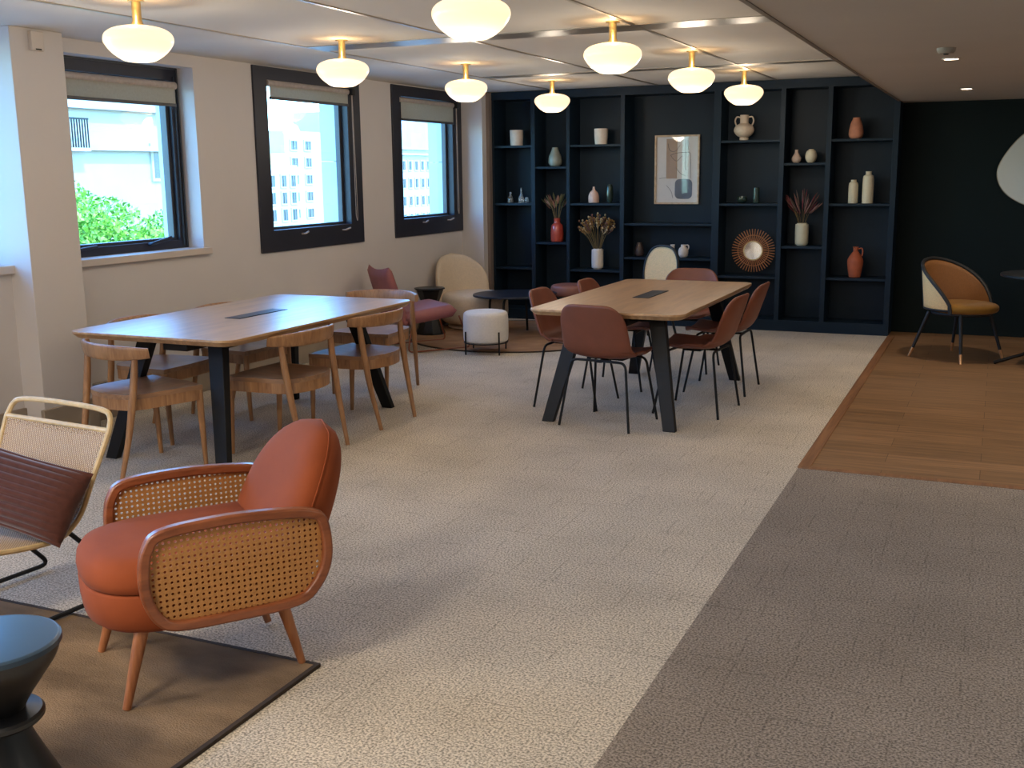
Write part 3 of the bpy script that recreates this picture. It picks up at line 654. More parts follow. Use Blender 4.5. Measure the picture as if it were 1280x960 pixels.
# ------------------------------------------------------------------ oak chairs
def oak_chair():
    t = thing('oak_chair', '', 'chair', group='oak chairs around the window-side table')
    cw_, cs = M['chairwood'], M['chairseat']
    # saddle seat, rounded rear, wider front
    def outline(k=1.0):
        P = []
        for q in range(9): P.append((-.245 + .49 * q / 8, .235 + .012 * math.sin(PI * q / 8)))
        P.append((.225, -.10))
        for q in range(11):
            a = PI * q / 10; P.append((.215 * math.cos(a), -.13 - .10 * math.sin(a)))
        P.append((-.225, -.10))
        return [(x * k, y * k) for x, y in P]
    o = outline(); n = len(o); mb = MB()
    vs = [(x, y, .437) for x, y in o] + [(x, y, .462) for x, y in o] + [(x * .85, y * .85, .457) for x, y in o] + [(x * .4, y * .4, .447) for x, y in o]
    fs = [(i, (i + 1) % n, (i + 1) % n + n * (j + 1), i + n * (j + 1)) if 0 else (i + n * j, (i + 1) % n + n * j, (i + 1) % n + n * (j + 1), i + n * (j + 1)) for j in range(3) for i in range(n)]
    mb.add(vs, fs + [tuple(range(n))[::-1], tuple(range(3 * n, 4 * n))]); mb.build('seat', cs, t, ang=50)
    oi = outline(.94)
    mb = MB(); o2 = outline(.985)
    mb.ring(o2, outline(.88), .378, .4365); mb.build('apron', cw_, t, ang=50)
    for s in (-1, 1):
        MB().tube([(s * .225, .225, .435), (s * .224, .228, .3), (s * .222, .24, 0)], [.02, .019, .0125], 10).build('leg', cw_, t)
        MB().tube(cr([(s * .205, -.27, 0), (s * .222, -.215, .25), (s * .228, -.185, .42), (s * .232, -.165, .56), (s * .235, -.155, .66)], 4), [.0125, .0135, .0145, .016, .017, .0185, .019, .020, .0205, .0205, .0205, .020, .0195, .019, .018, .017, .016], 10).build('rear_leg', cw_, t)
    # bent top rail
    mb = MB(); n = 25; sec = 8
    def rail(u, v):
        a = (v - .5) * 2; x = .300 * math.sin(a * 1.1) / math.sin(1.1); y = -.235 + .125 * (1 - math.cos(a * 1.1)) / (1 - math.cos(1.1))
        h = .043 * (1 - .38 * abs(a) ** 2.2); th = .0125
        ca, sa = math.cos(2 * PI * u), math.sin(2 * PI * u)
        nx, ny = -math.sin(a * 1.0) , math.cos(a * 1.0)
        lean = -.16
        zz = spow(sa, .6) * h; tt = spow(ca, .6) * th
        return (x + nx * tt, y + ny * tt + lean * zz, .686 + zz)
    mb.grid(rail, 14, n, cu=True, capv=True); mb.build('top_rail', cw_, t, ang=70)
    return t
oc = oak_chair()
oaks = [((-4.23, 4.46, 0), (.27, .96), 'oak chair at the table end beside the woven rattan lounge chair'),
        ((-3.73, 5.11, 0), (-1, .02), 'oak chair whose legs end behind the rust armchair back'),
        ((-3.73, 5.93, 0), (-1, .03), 'oak chair on the open side of its table, beyond the one behind the rust armchair'),
        ((-4.17, 6.83, 0), (.02, -1), 'oak chair at the far table end, just before the dusty rose lounge chair'),
        ((-4.69, 5.14, 0), (1, .02), 'oak chair on the wall side of its table, below the tree-view window'),
        ((-4.645, 5.865, 0), (1, -.02), 'oak chair on the wall side of its table, seat seen under the cable flap')]
for i, (p, f, l) in enumerate(oaks):
    if i == 0: oc.location = p; oc.rotation_euler = (0, 0, math.atan2(f[1], f[0]) - PI / 2); oc['label'] = l
    else: dup(oc, l, p, f)

# ------------------------------------------------------------------ shell chairs
def shell_chair():
    t = thing('shell_chair', '', 'chair', group='brown shell chairs around the second table')
    prof = cr([(.235, .437), (.215, .452), (.12, .446), (0, .438), (-.11, .444), (-.18, .472), (-.218, .53), (-.246, .61), (-.278, .70), (-.308, .792)], 5)
    m = len(prof)
    def sh(u, v):
        a = (u - .5) * 2; s = v
        if s > .5: s = .5 + (s - .5) * (1 - .14 * abs(a) ** 7)
        k0 = s * (m - 1); i0 = min(int(k0), m - 2); p = prof[i0].lerp(prof[i0 + 1], k0 - i0)
        w = .205 + .035 * min(1, s / .45)
        if s > .6: w -= .018 * (s - .6) / .4
        if v > .86: w *= 1 - .10 * ((v - .86) / .14) ** 2.5
        if s < .10: w *= 1 - ((.10 - s) / .10) ** 2 * .18
        x = a * w; y, z = p.x, p.y
        e = abs(a) ** 3
        if s < .45: z += .022 * e
        else: y += .038 * e
        if .3 <= s <= .6: z += .02 * e
        return (x, y, z)
    MB().grid(sh, 17, m).build('shell', M['rustshell'], t, ang=80, solid=.022, subd=1)
    for s in (-1, 1):
        MB().tube(fil([(s * .245, -.225, 0), (s * .19, -.165, .425), (0, -.155, .425)], .045), .0085, 8).build('rear_leg', M['black'], t)
        MB().tube(fil([(s * .23, .225, 0), (s * .18, .15, .418), (0, .14, .418)], .045), .0085, 8).build('front_leg', M['black'], t)
    MB().bb(-.02, .02, -.16, .145, .412, .424).bb(-.12, .12, -.06, .06, .418, .426).build('seat_support', M['black'], t, bevel=.003)
    return t
sc_ = shell_chair()
shells = [((-2.20, 6.44, 0), (.14, .99), 'brown shell chair at the table end, back turned to the viewer'),
          ((-2.61, 6.94, 0), (1, 0), 'brown shell chair facing across the tabletop, in front of the low brown stool'),
          ((-2.53, 7.67, 0), (1, .02), 'brown shell chair of which only a rounded back top shows over the table'),
          ((-2.27, 8.50, 0), (.05, -1), 'brown shell chair at the far table end, in front of the bookcase and cane chair'),
          ((-1.78, 7.01, 0), (-1, .06), 'brown shell chair in profile on the open floor side, in front of its twin'),
          ((-1.79, 7.785, 0), (-1, 0), 'brown shell chair in profile on the open floor side, behind its twin')]
for i, (p, f, l) in enumerate(shells):
    if i == 0: sc_.location = p; sc_.rotation_euler = (0, 0, math.atan2(f[1], f[0]) - PI / 2); sc_['label'] = l
    else: dup(sc_, l, p, f)

# ------------------------------------------------------------------ rust armchair with cane sides
ra = thing('cane_armchair', 'rust velvet tub armchair with cane side panels on the brown rug', 'armchair', (-2.31, 2.63, 0.012), (-.6, -.8))
arm = [(a_, b_ - .014) for a_, b_ in [(.234, .445), (.217, .53), (.165, .578), (.0, .592), (-.165, .586), (-.30, .567), (-.345, .52), (-.352, .40), (-.31, .31), (-.23, .262), (0, .255), (.14, .262), (.195, .295), (.226, .36)]]
armc = [(p.x, p.y) for p in cr([(a_, b_, 0) for a_, b_ in arm], 6, closed=True)]
def inset(poly, d):
    n = len(poly); out = []
    cx = sum(p[0] for p in poly) / n; cz = sum(p[1] for p in poly) / n
    for i in range(n):
        a_, c_ = Vector(poly[i - 1]), Vector(poly[(i + 1) % n]); tt = (c_ - a_).normalized(); nn = Vector((-tt.y, tt.x))
        if nn.dot(Vector((cx, cz)) - Vector(poly[i])) < 0: nn = -nn
        p = Vector(poly[i]) + nn * d; out.append((p.x, p.y))
    return out
def inside(p, poly):
    r = False; n = len(poly)
    for i in range(n):
        (x1, y1), (x2, y2) = poly[i], poly[(i + 1) % n]
        if (y1 > p[1]) != (y2 > p[1]) and p[0] < (x2 - x1) * (p[1] - y1) / (y2 - y1) + x1: r = not r
    return r
arm_in = inset(armc, .032)
def cane_sheet(poly, x, pitch=.0178, hole=.25):
    """perforated sheet in the local YZ plane"""
    mb = MB(); ys = [p[0] for p in poly]; zs = [p[1] for p in poly]
    ny = int((max(ys) - min(ys)) / pitch) + 1; nz = int((max(zs) - min(zs)) / pitch) + 1
    K = 8
    sq = [(1, 0), (1, 1), (0, 1), (-1, 1), (-1, 0), (-1, -1), (0, -1), (1, -1)]
    for i in range(ny):
        for j in range(nz):
            cy, cz = min(ys) + (i + .5) * pitch, min(zs) + (j + .5) * pitch
            if not inside((cy, cz), poly): continue
            o = [(x, cy + a_ * pitch / 2, cz + b_ * pitch / 2) for a_, b_ in sq]
            q = [(x, cy + hole * pitch * math.cos(2 * PI * k_ / K), cz + hole * pitch * math.sin(2 * PI * k_ / K)) for k_ in range(K)]
            mb.add(o + q, [(k_, (k_ + 1) % K, K + (k_ + 1) % K, K + k_) for k_ in range(K)])
    return mb
for s in (-1, 1):
    fr = MB().ring(armc, arm_in, s * .285, s * .322, 'x').build('arm_frame', M['armwood'], ra, bevel=.007, ang=50)
    cane_sheet(inset(armc, .022), s * .302).build('cane_panel', M['cane'], ra, smooth=False, solid=.003)
# seat: lower drum and top cushion, rounded at the front
def seatplan(k=1.0, hw=.275):
    P = []
    for q in range(25):
        a_ = PI * q / 24; P.append((hw * spow(math.cos(a_), .75) * k, 10e-2 + .26 * spow(math.sin(a_), .8) * k))
    for q in range(9):
        P.append((-(hw - .0) * k + 2 * hw * k * q / 8, -.26 * k))
    return P
def drum(P, layers):
    mb = MB(); n = len(P); vs = []
    for kx, z in layers: vs += [(x * kx, .06 + (y - .06) * kx, z) for x, y in P]
    fs = [(i + n * j, (i + 1) % n + n * j, (i + 1) % n + n * (j + 1), i + n * (j + 1)) for j in range(len(layers) - 1) for i in range(n)]
    return mb.add(vs, fs + [tuple(range(n))[::-1], tuple(range(n * (len(layers) - 1), n * len(layers)))])
P = seatplan()
drum(P, [(.80, .225), (.90, .228), (.965, .245), (.985, .29), (.99, .345), (.975, .352)]).build('seat_base', M['velvet'], ra, ang=60)
drum(P, [(.95, .353), (.99, .36), (1.0, .385), (.985, .415), (.93, .44), (.78, .455), (.4, .462)]).build('seat_cushion', M['velvet'], ra, ang=60)
def backf(u, v):
    s = v; a_ = 2 * PI * u
    w = .285 * math.sqrt(max(0, 1 - max(0, (s - .28) / .72) ** 3.0)); th = .105 * math.sqrt(max(0, 1 - s ** 5)) * (1 - .1 * s)
    y = -.24 - .205 * s ** 1.05; z = .27 + .488 * s
    x = w * spow(math.cos(a_), .82); yy = th * spow(math.sin(a_), .9)
    curve = .045 * (x / .27) ** 2
    return (x, y + yy + curve, z + yy * .35)
MB().grid(backf, 36, 26, cu=True, capv=True).build('backrest', M['velvet'], ra, ang=80)
MB().tube([backf(0.25 * 0 + .0, k_ / 24) for k_ in range(0, 25)] + [backf(.5, k_ / 24) for k_ in range(23, -1, -1)], .0035, 5).build('piping', M['velvet'], ra)
for sx in (-1, 1):
    MB().tube([(sx * .235, .285, 0), (sx * .205, .215, .245)], [.0125, .0225], 12).build('front_leg', M['legwood'], ra)
    MB().tube([(sx * .19, -.275, 0), (sx * .205, -.205, .262)], [.0125, .0225], 12).build('rear_leg', M['legwood'], ra)
MB().bb(-.25, .25, -.26, .16, .235, .262).build('under_frame', M['blackm'], ra, bevel=.004)

# foreground rug
mb = MB().bb(-3.9, -1.935, .6, 2.745, .0005, .011)
rg = tag(mb.build('area_rug', M['rugfg'], None, smooth=False), 'mottled brown rectangular rug under the rust armchair', 'rug')
e = MB().ring([(-3.905, .595), (-1.930, .595), (-1.930, 2.75), (-3.905, 2.75)], [(-3.89, .61), (-1.946, .61), (-1.946, 2.735), (-3.89, 2.735)], .0005, .0125).build('binding', M['rugedge'], rg, smooth=False)

# ------------------------------------------------------------------ rattan lounge chair
rc = thing('rattan_chair', 'woven rattan lounge chair with black sled legs beside the rust armchair', 'lounge chair', (-3.275, 2.60, 0.012), (-.10, -.995))
bend = cr([(-.365, .65), (-.325, .565), (-.28, .47), (-.24, .38), (-.195, .325), (-.13, .298), (0, .305), (.18, .335), (.35, .365), (.40, .362)], 6)
def hwid(s): return .295 - .035 * min(1, s / .45)
m = len(bend)
rod = M['rattanrod']
loop = [(-hwid(i / (m - 1)), p.x, p.y) for i, p in reversed(list(enumerate(bend)))]
topl = [(-.285, -.385, .69), (-.25, -.396, .715), (-.12, -.40, .724), (.12, -.40, .724), (.25, -.396, .715), (.285, -.385, .69)]
right = [(hwid(i / (m - 1)), p.x, p.y) for i, p in enumerate(bend)]
path = loop + [tuple(p) for p in cr(topl, 4)] + right
MB().tube(path, .0105, 8, closed=True).build('rattan_frame', rod, rc)
MB().tube([(-.29, -.366, .652), (.29, -.366, .652)], .010, 8).build('cross_bar', rod, rc)
def sl(u, v):
    i = min(int(v * (m - 1) + .5), m - 1); p = bend[i]; a_ = (u - .5) * 2
    return (a_ * hwid(i / (m - 1)), p.x, p.y - .012 * (1 - a_ * a_))
# woven sheet with small gaps between the strands
mb = MB(); nu, nv = 64, 130; K = 4
def pt(i, j):
    v = j / nv; k0 = v * (m - 1); i0 = min(int(k0), m - 2); q = bend[i0].lerp(bend[i0 + 1], k0 - i0); a_ = (i / nu - .5) * 2
    return Vector((a_ * hwid(v), q.x, q.y - .010 * (1 - a_ * a_)))
for i in range(nu):
    for j in range(nv):
        A, B_, C_, D_ = pt(i, j), pt(i + 1, j), pt(i + 1, j + 1), pt(i, j + 1); c_ = (A + B_ + C_ + D_) / 4
        edge = min(i, nu - 1 - i) < 3 or j < 3
        h = .38 if edge and (i + j) % 2 else (.22 if (i + j) % 3 == 0 else .1)
        q = [c_.lerp(x_, h * 1.4) for x_ in (A, B_, C_, D_)]
        mb.add([A, B_, C_, D_] + q, [(k_, (k_ + 1) % 4, 4 + (k_ + 1) % 4, 4 + k_) for k_ in range(4)])
mb.build('woven_seat', M['rattan'], rc, smooth=False, solid=.006)
for s in (-1, 1):
    MB().tube(fil([(s * .235, .22, .338), (s * .235, .22, .33), (s * .25, .30, .012), (s * .25, -.46, .012), (s * .235, -.20, .30), (s * .235, -.16, .305)], .05), .009, 8).build('sled_leg', M['black'], rc)
MB().tube([(-.235, .21, .328), (.235, .21, .328)], .008, 8).build('front_rod', M['black'], rc)
MB().tube([(-.235, -.18, .30), (.235, -.18, .30)], .008, 8).build('rear_rod', M['black'], rc)
# corduroy cushion leaning in it
t = thing('cushion', 'dark brown corduroy cushion lying on the woven rattan chair', 'cushion', (-3.15, 2.70, 0.465))
def cush(u, v):
    # u around front/back, v across
    return None
mb = MB(); nu, nv = 40, 110
def cs_(side):
    def fn(u, v):
        a_, b_ = (u - .5) * 2, (v - .5) * 2
        th = .062 * (1 - abs(a_) ** 3) ** .5 * (1 - abs(b_) ** 3) ** .5 + .013 * abs(math.sin(b_ * PI * 5.5)) ** .7 * (1 - a_ ** 6)
        pin = 1 - .045 * (1 - abs(b_)) * abs(a_) ** 4; pin2 = 1 - .06 * (1 - abs(a_) ** 2) * abs(b_) ** 4
        return (a_ * .245 * pin, side * th, b_ * .14 * pin2)
    return fn
mb.grid(cs_(1), nu, nv).grid(cs_(-1), nu, nv)
c = mb.build('corduroy_cover', M['cord'], t, ang=80)
t.rotation_euler = (math.radians(-34), math.radians(9), math.radians(4))

# ------------------------------------------------------------------ hourglass side tables
t = thing('side_table', 'black round hourglass side table with a middle disc at the near corner', 'side table', (-2.212, 1.757, .012))
MB().lathe([(.160, .448), (.165, .444), (.166, .432)] [::-1] + [(.155, .4485)], 48).build('top', M['hourtop'], t, ang=40)
MB().lathe(smoothprof([(.150, 0), (.155, .01), (.12, .09), (.085, .17), (.066, .225)]) + [(.104, .233), (.110, .24), (.110, .25), (.104, .257)] + smoothprof([(.066, .265), (.082, .295), (.12, .35), (.15, .395), (.162, .43)]), 48).build('body', M['hour'], t, ang=35)
t = thing('side_table', 'small black faceted hourglass table between the rose and cream lounge chairs', 'side table', (-5.13, 9.47, .0125))
MB().lathe([(.135, .44), (.155, .446), (.155, .458), (.15, .46)], 10).build('top', M['hour'], t, ang=20)
MB().lathe([(.15, 0), (.15, .015), (.062, .225), (.062, .24), (.14, .44)], 10).build('body', M['hour'], t, ang=15)

# ------------------------------------------------------------------ far lounge corner
rr_ = tag(MB().lathe([(1.05, 0.0005), (1.05, .009), (1.03, .011)], 72, c=(-4.29, 9.69, 0)).build('round_rug', M['rugr'], None, ang=30), 'round tan rug with a dark edge in the lounge corner', 'rug')
MB().ring(ell(-4.29, 9.69, 1.058, 1.058, 72), ell(-4.29, 9.69, 1.04, 1.04, 72), .0005, .012).build('binding', M['rugedge'], rr_, ang=30)
# pouf with black rod legs
t = thing('pouf_stool', 'white boucle drum stool on black rod legs at the round rug edge', 'stool', (-4.13, 8.66, 0.002))
MB().lathe(smoothprof([(.165, .10), (.19, .108), (.2, .13), (.203, .23), (.2, .335), (.185, .366), (.15, .377), (.05, .382)]), 40).build('drum', M['white'], t, ang=60)
for kk in range(4):
    a_ = math.radians(-122 + 90 * kk)
    r_ = .214
    MB().tube([(r_ * math.cos(a_), r_ * math.sin(a_), 0.0115 if kk in (2, 3) else 0), (r_ * math.cos(a_), r_ * math.sin(a_), .205)], .0075, 8).build('leg', M['black'], t)
MB().tube([(.195 * math.cos(2 * PI * q / 40), .195 * math.sin(2 * PI * q / 40), .098) for q in range(40)], .006, 6, closed=True).build('leg_ring', M['black'], t)
t = thing('low_stool', 'low round stool with rose-brown top and dark body behind the oak shell-chair table', 'stool', (-3.95, 10.30, 0.012))
MB().lathe(smoothprof([(.185, .34), (.198, .355), (.2, .40), (.19, .435), (.15, .45), (.05, .452)]), 36).build('seat', M['brownseat'], t, ang=60)
MB().lathe([(.17, .03), (.188, .05), (.19, .33), (.17, .345)], 36).build('body', M['charcoal'], t, ang=40)
for kk in range(4):
    a_ = PI / 4 + PI / 2 * kk; MB().tube([(.15 * math.cos(a_), .15 * math.sin(a_), 0), (.15 * math.cos(a_), .15 * math.sin(a_), .05)], .012, 8).build('foot', M['black'], t)
# rose lounge chair
t = thing('lounge_chair', 'dusty rose leather lounge chair with thin copper rod legs', 'lounge chair', (-4.80, 8.74, 0.004), (.62, .78))
def slab(p0, p1, hw, th, n=14, wave=0.0, taper=1.0):
    """soft rectangular pad from p0 to p1 (y,z) with half width hw"""
    d = Vector((p1[0] - p0[0], p1[1] - p0[1])); L = d.length; d.normalize(); nn = Vector((-d.y, d.x))
    def fn(side):
        def f(u, v):
            a_, b_ = (u - .5) * 2, (v - .5) * 2
            e = ((1 - abs(a_) ** 8) * (1 - abs(b_) ** 10)) ** .22
            hh = th / 2 * e * side
            w = hw * (1 + (taper - 1) * v)
            yy = p0[0] + d.x * L * v + nn.x * hh; zz = p0[1] + d.y * L * v + nn.y * hh
            if wave: zz -= wave * v * (1 - a_ * a_) ; yy -= wave * .8 * (1 - a_ * a_)
            return (a_ * w, yy, zz)
        return f
    return MB().grid(fn(1), 24, n).grid(fn(-1), 24, n)
slab((-.30, .305), (.20, .36), .30, .125).build('seat', M['rose'], t, ang=80)
slab((-.27, .24), (-.43, .775), .29, .075, wave=.03, taper=.88).build('backrest', M['rose'], t, ang=80)
for s in (-1, 1):
    MB().tube(fil([(s * .25, .24, .305), (s * .28, .34, .009), (s * .28, -.28, .009), (s * .25, -.22, .26)], .05), .0075, 8).build('sled_leg', M['copper'], t)
MB().tube([(-.25, -.1, .27), (.25, -.1, .27)], .007, 8).build('cross_rod', M['copper'], t)
# cream swivel lounge chair
t = thing('lounge_chair', 'plump cream boucle lounge chair with a rounded back in the corner', 'lounge chair', (-4.96, 10.05, 0.012), (.90, -.43))
def puff(u, v):
    a_ = 2 * PI * u; s = v * PI - PI / 2
    r_ = max(.0, math.cos(s)) ** .28
    return (.335 * r_ * spow(math.cos(a_), .85), .05 + .345 * r_ * spow(math.sin(a_), .85), .21 + .165 * spow(math.sin(s), .6))
MB().grid(puff, 44, 22, cu=True).build('seat', M['cream'], t, ang=80)
def cback(u, v):
    a_ = 2 * PI * u; s = v
    w = .335 * math.sqrt(max(0, 1 - max(0, (s - .45) / .55) ** 2.6)); th = .075 * math.sqrt(max(0, 1 - s ** 7))
    x = w * spow(math.cos(a_), .8); y = -.24 - .085 * s + th * spow(math.sin(a_), .9) + .16 * (x / .335) ** 2
    return (x, y, .12 + .63 * s)
MB().grid(cback, 40, 24, cu=True, capv=True).build('backrest', M['cream'], t, ang=80)
MB().lathe([(.22, 0), (.24, .008), (.24, .022), (.20, .06)], 36).build('swivel_base', M['cream'], t, ang=40)
# oval coffee table
t = thing('coffee_table', 'black oval coffee table on bent legs behind the white drum stool', 'coffee table', (-4.31, 9.72, 0.012), (-.66, .75))
MB().prism(ell(0, 0, .42, .37, 48), .385, .405).build('top', M['navy'], t, bevel=.004, ang=30)
for kk in range(4):
    a_ = math.radians(50 + 90 * kk); c_, s_ = math.cos(a_), math.sin(a_)
    MB().tube(fil([(.30 * c_, .27 * s_, 0), (.27 * c_, .25 * s_, .375), (.10 * c_, .10 * s_, .378)], .06), .0125, 8).build('leg', M['black'], t)

# ------------------------------------------------------------------ barrel cane armchairs (black frame)
def barrel_chair(label, loc, face):
    t = thing('barrel_chair', label, 'armchair', loc, face)
    A = math.radians(112)
    def plan(a_, k=1.0): return (.285 * k * math.sin(a_), -.285 * k * math.cos(a_) * 1.0)
    def top(a_):
        q = abs(a_) / A; return .82 - .31 * (q ** 2.0) - .04 * q ** 10
    def lean(z): return 1 + .22 * max(0, z - .44)
    def surf(k):
        def fn(u, v):
            a_ = -A + 2 * A * u; zt = top(a_); z = .425 + (zt - .425) * v; x, y = plan(a_, k * lean(z)); return (x, y - .05 * max(0, z - .45), z)
        return fn
    n = 41
    MB().grid(surf(1.0), n, 8).build('outer_cane', M['canelight'], t, ang=80, solid=.004)
    MB().grid(surf(.955), n, 8).build('inner_cane', M['caneinner'], t, ang=80, solid=.004)
    rim = [Vector(surf(.978)(q / 40, 1.0)) for q in range(41)]
    e0, e1 = rim[0], rim[-1]
    rim = [Vector((e0.x * 1.0, e0.y + .012, .40))] + rim + [Vector((e1.x * 1.0, e1.y + .012, .40))]
    MB().tube(rim, .0155, 10).build('rim', M['blackm'], t, ang=60)
    MB().tube([surf(.978)(q / 40, 1.0) and (surf(.978)(q / 40, 0)) for q in range(41)], .012, 8).build('lower_rail', M['blackm'], t, ang=60)
    for s in (-1, 1):
        q0 = surf(.985)(.5 + s * .2, 0); q1 = surf(.985)(.5 + s * .2, 1)
        MB().tube([q0, q1], .011, 8).build('back_post', M['blackm'], t)
    def seat(u, v):
        a_ = 2 * PI * u; s = v * PI - PI / 2; r_ = max(0, math.cos(s)) ** .35
        return (.262 * r_ * math.cos(a_), .035 + .285 * r_ * math.sin(a_), .435 + .045 * spow(math.sin(s), .7))
    MB().grid(seat, 40, 16, cu=True).build('seat', M['ochre'], t, ang=80)
    MB().lathe([(.23, .375), (.24, .385), (.24, .40)], 36, c=(0, .02, 0)).build('seat_ring', M['blackm'], t)
    for sx, sy, fx_, fy_ in ((-1, 1, .26, .25), (1, 1, .26, .25), (-1, -1, .27, -.27), (1, -1, .27, -.27)):
        p0 = Vector((sx * fx_, fy_, 0)); p1 = Vector((sx * .18, .16 * sy, .39)); q = p0.lerp(p1, .2)
        l = MB().tube([q, p1], [.0125, .017], 10).build('leg', M['blackm'], t)
        MB().tube([p0, q], [.0105, .0135], 10).build('leg_tip', M['tip'], l)
    return t
b0 = barrel_chair('black barrel armchair with tan cane and ochre seat before the near-black wall', (-.25, 9.80, 0), (.80, -.60))
t = thing('medallion_chair', 'pale oval cane-backed chair rising behind the shell-chair table', 'chair', (-3.03, 9.80, 0), (-.50, -.87))
ov = [(p.x, p.y) for p in cr([(0, .885, 0), (.13, .86, 0), (.205, .77, 0), (.225, .64, 0), (.19, .50, 0), (.10, .43, 0), (-.10, .43, 0), (-.19, .50, 0), (-.225, .64, 0), (-.205, .77, 0), (-.13, .86, 0)], 5, closed=True)]
ovb = [(x * .93, .65 + (z - .65) * .93) for x, z in ov]
def tilt(pts_): return [(x, -.20 - (z - .43) * .16, z) for x, z in pts_]
MB().tube(tilt(ov), .013, 8, closed=True).build('back_rim', M['blackm'], t, ang=60)
MB().tube(tilt(ovb), .007, 8, closed=True).build('piping', M['rattanrod'], t, ang=60)
vs = tilt(ovb); MB().add(vs, [tuple(range(len(vs)))]).build('cane_back', M['canelight'], t, smooth=False, solid=.006)
MB().lathe(smoothprof([(.20, .40), (.225, .41), (.235, .44), (.22, .465), (.15, .472)]), 36, c=(0, .02, 0)).build('seat', M['ochre'], t, ang=60)
for sx in (-1, 1):
    MB().tube([(sx * .20, .22, 0), (sx * .165, .17, .405)], [.011, .016], 10).build('front_leg', M['blackm'], t)
    MB().tube([(sx * .20, -.27, 0), (sx * .16, -.17, .405), (sx * .12, -.20, .45)], [.011, .016, .014], 10).build('rear_leg', M['blackm'], t)
# round cafe table at the frame edge
t = thing('cafe_table', 'black round table on a splayed pedestal next to the ochre barrel chair', 'table', (.46, 9.60, 0))
MB().lathe([(.40, .72), (.42, .726), (.42, .742), (.415, .745)], 48).build('top', M['black'], t, ang=40)
MB().tube([(0, 0, .06), (0, 0, .725)], .03, 14).build('column', M['black'], t)
for kk in range(4):
    a_ = math.radians(184 + 90 * kk); MB().tube([(.02 * math.cos(a_), .02 * math.sin(a_), .16), (.42 * math.cos(a_), .42 * math.sin(a_), .012)], .014, 8).build('foot', M['black'], t)

# ------------------------------------------------------------------ outside
GZ = -12.0
struct(MB().bb(-140, -5.9, -60, 190, GZ - .5, GZ).build('ground', mat('street_ground', (150, 148, 142), .9, var=.1, scale=.3), smooth=False), 'pale street ground far below the windows', 'ground')
stone = mat('pale_stone', (160, 154, 146), .85, var=.03, scale=1.5)
render_ = mat('white_render', (166, 165, 163), .85, var=.02, scale=1)
dglass = mat('dark_window_glass', (60, 66, 74), .25, var=.2, scale=1)
zinc = mat('zinc_roof', (150, 156, 166), .5, var=.05, scale=1)
ochw = mat('ochre_awning', (206, 180, 120), .8)
def building(label, x, y0, y1, ztop, depth, wins, m, cornices=(), roof=None):
    t = thing('building', label, 'building', (x, (y0 + y1) / 2, GZ)); cy = (y0 + y1) / 2
    MB().bb(-depth, 0, y0 - cy, y1 - cy, 0, ztop - GZ).build('wall', m, t, smooth=False)
    for z in cornices: MB().bb(-depth - .2, .35, y0 - cy - .2, y1 - cy + .2, z - GZ - .16, z - GZ).build('cornice', m, t, smooth=False)
    for (ya, yb, za, zb) in wins:
        f_ = MB().ring([(ya - cy - .1, za - GZ - .1), (yb - cy + .1, za - GZ - .1), (yb - cy + .1, zb - GZ + .1), (ya - cy - .1, zb - GZ + .1)], [(ya - cy, za - GZ), (yb - cy, za - GZ), (yb - cy, zb - GZ), (ya - cy, zb - GZ)], -.02, .08, 'x').build('window', m, t, smooth=False)
        MB().bb(-.05, .03, ya - cy, yb - cy, za - GZ, zb - GZ).bb(.03, .06, (ya + yb) / 2 - cy - .03, (ya + yb) / 2 - cy + .03, za - GZ, zb - GZ).build('glazing', dglass, f_, smooth=False)
    if roof: MB().prism([(y0 - cy - .2, ztop - GZ), (y1 - cy + .2, ztop - GZ), (y1 - cy - .3, ztop - GZ + roof), (y0 - cy + .3, ztop - GZ + roof)], -depth, .1, 'x').build('roof', zinc, t, smooth=False)
    return t
w = [(27.7, 28.6, 1.55, 2.55), (27.7, 28.6, -1.6, -.2), (20.9, 21.8, 1.0, 2.7), (22.8, 23.6, 1.0, 2.7)]
b1 = building('pale corniced stone facade behind the green tree', -25, 18, 31.5, 8, 9, w, stone, cornices=(3.75, 2.55))
MB().bb(0, .55, 24.35 - 24.75 - .9, 24.35 - 24.75 + .25, 14.35, 14.45).build('balcony_slab', stone, b1, smooth=False)
mb = MB()
for q in range(12): mb.bb(.5, .53, -1.3 + q * .1, -1.27 + q * .1, 14.45, 15.25)
mb.bb(.5, .54, -1.3, -.15, 15.25, 15.3); mb.build('balcony_railing', M['black'], b1, smooth=False)
wa = []
for r_ in range(4):
    for y_ in (58.5, 60.9, 62.2, 63.3): wa.append((y_, y_ + .55, -2.6 + r_ * 1.15, -1.85 + r_ * 1.15))
b2 = building('lower white apartment block with rows of small windows', -45, 52, 64.2, 2.3, 8, wa, render_)
wb = []
for r_ in range(6):
    for y_ in (64.9, 66.6): wb.append((y_, y_ + .75, -2.6 + r_ * 1.2, -2.0 + r_ * 1.2))
building('taller white apartment block rising behind the lower one', -46, 64.2, 73, 4.7, 9, wb, render_)
MB().bb(-3, -.4, 3.9, 5.8, 14.3, 15.1).build('roof_pavilion', ochw, b2, smooth=False)
wc = []
for r_ in range(4):
    for q in range(6): wc.append((78.9 + q * 1.05, 79.35 + q * 1.05, -2.4 + r_ * 1.45, -1.7 + r_ * 1.45))
building('white building with a roof cornice seen through the window by the bookcase', -45, 76.5, 96, 3.7, 9, wc, render_, cornices=(3.75, 3.3), roof=3.0)
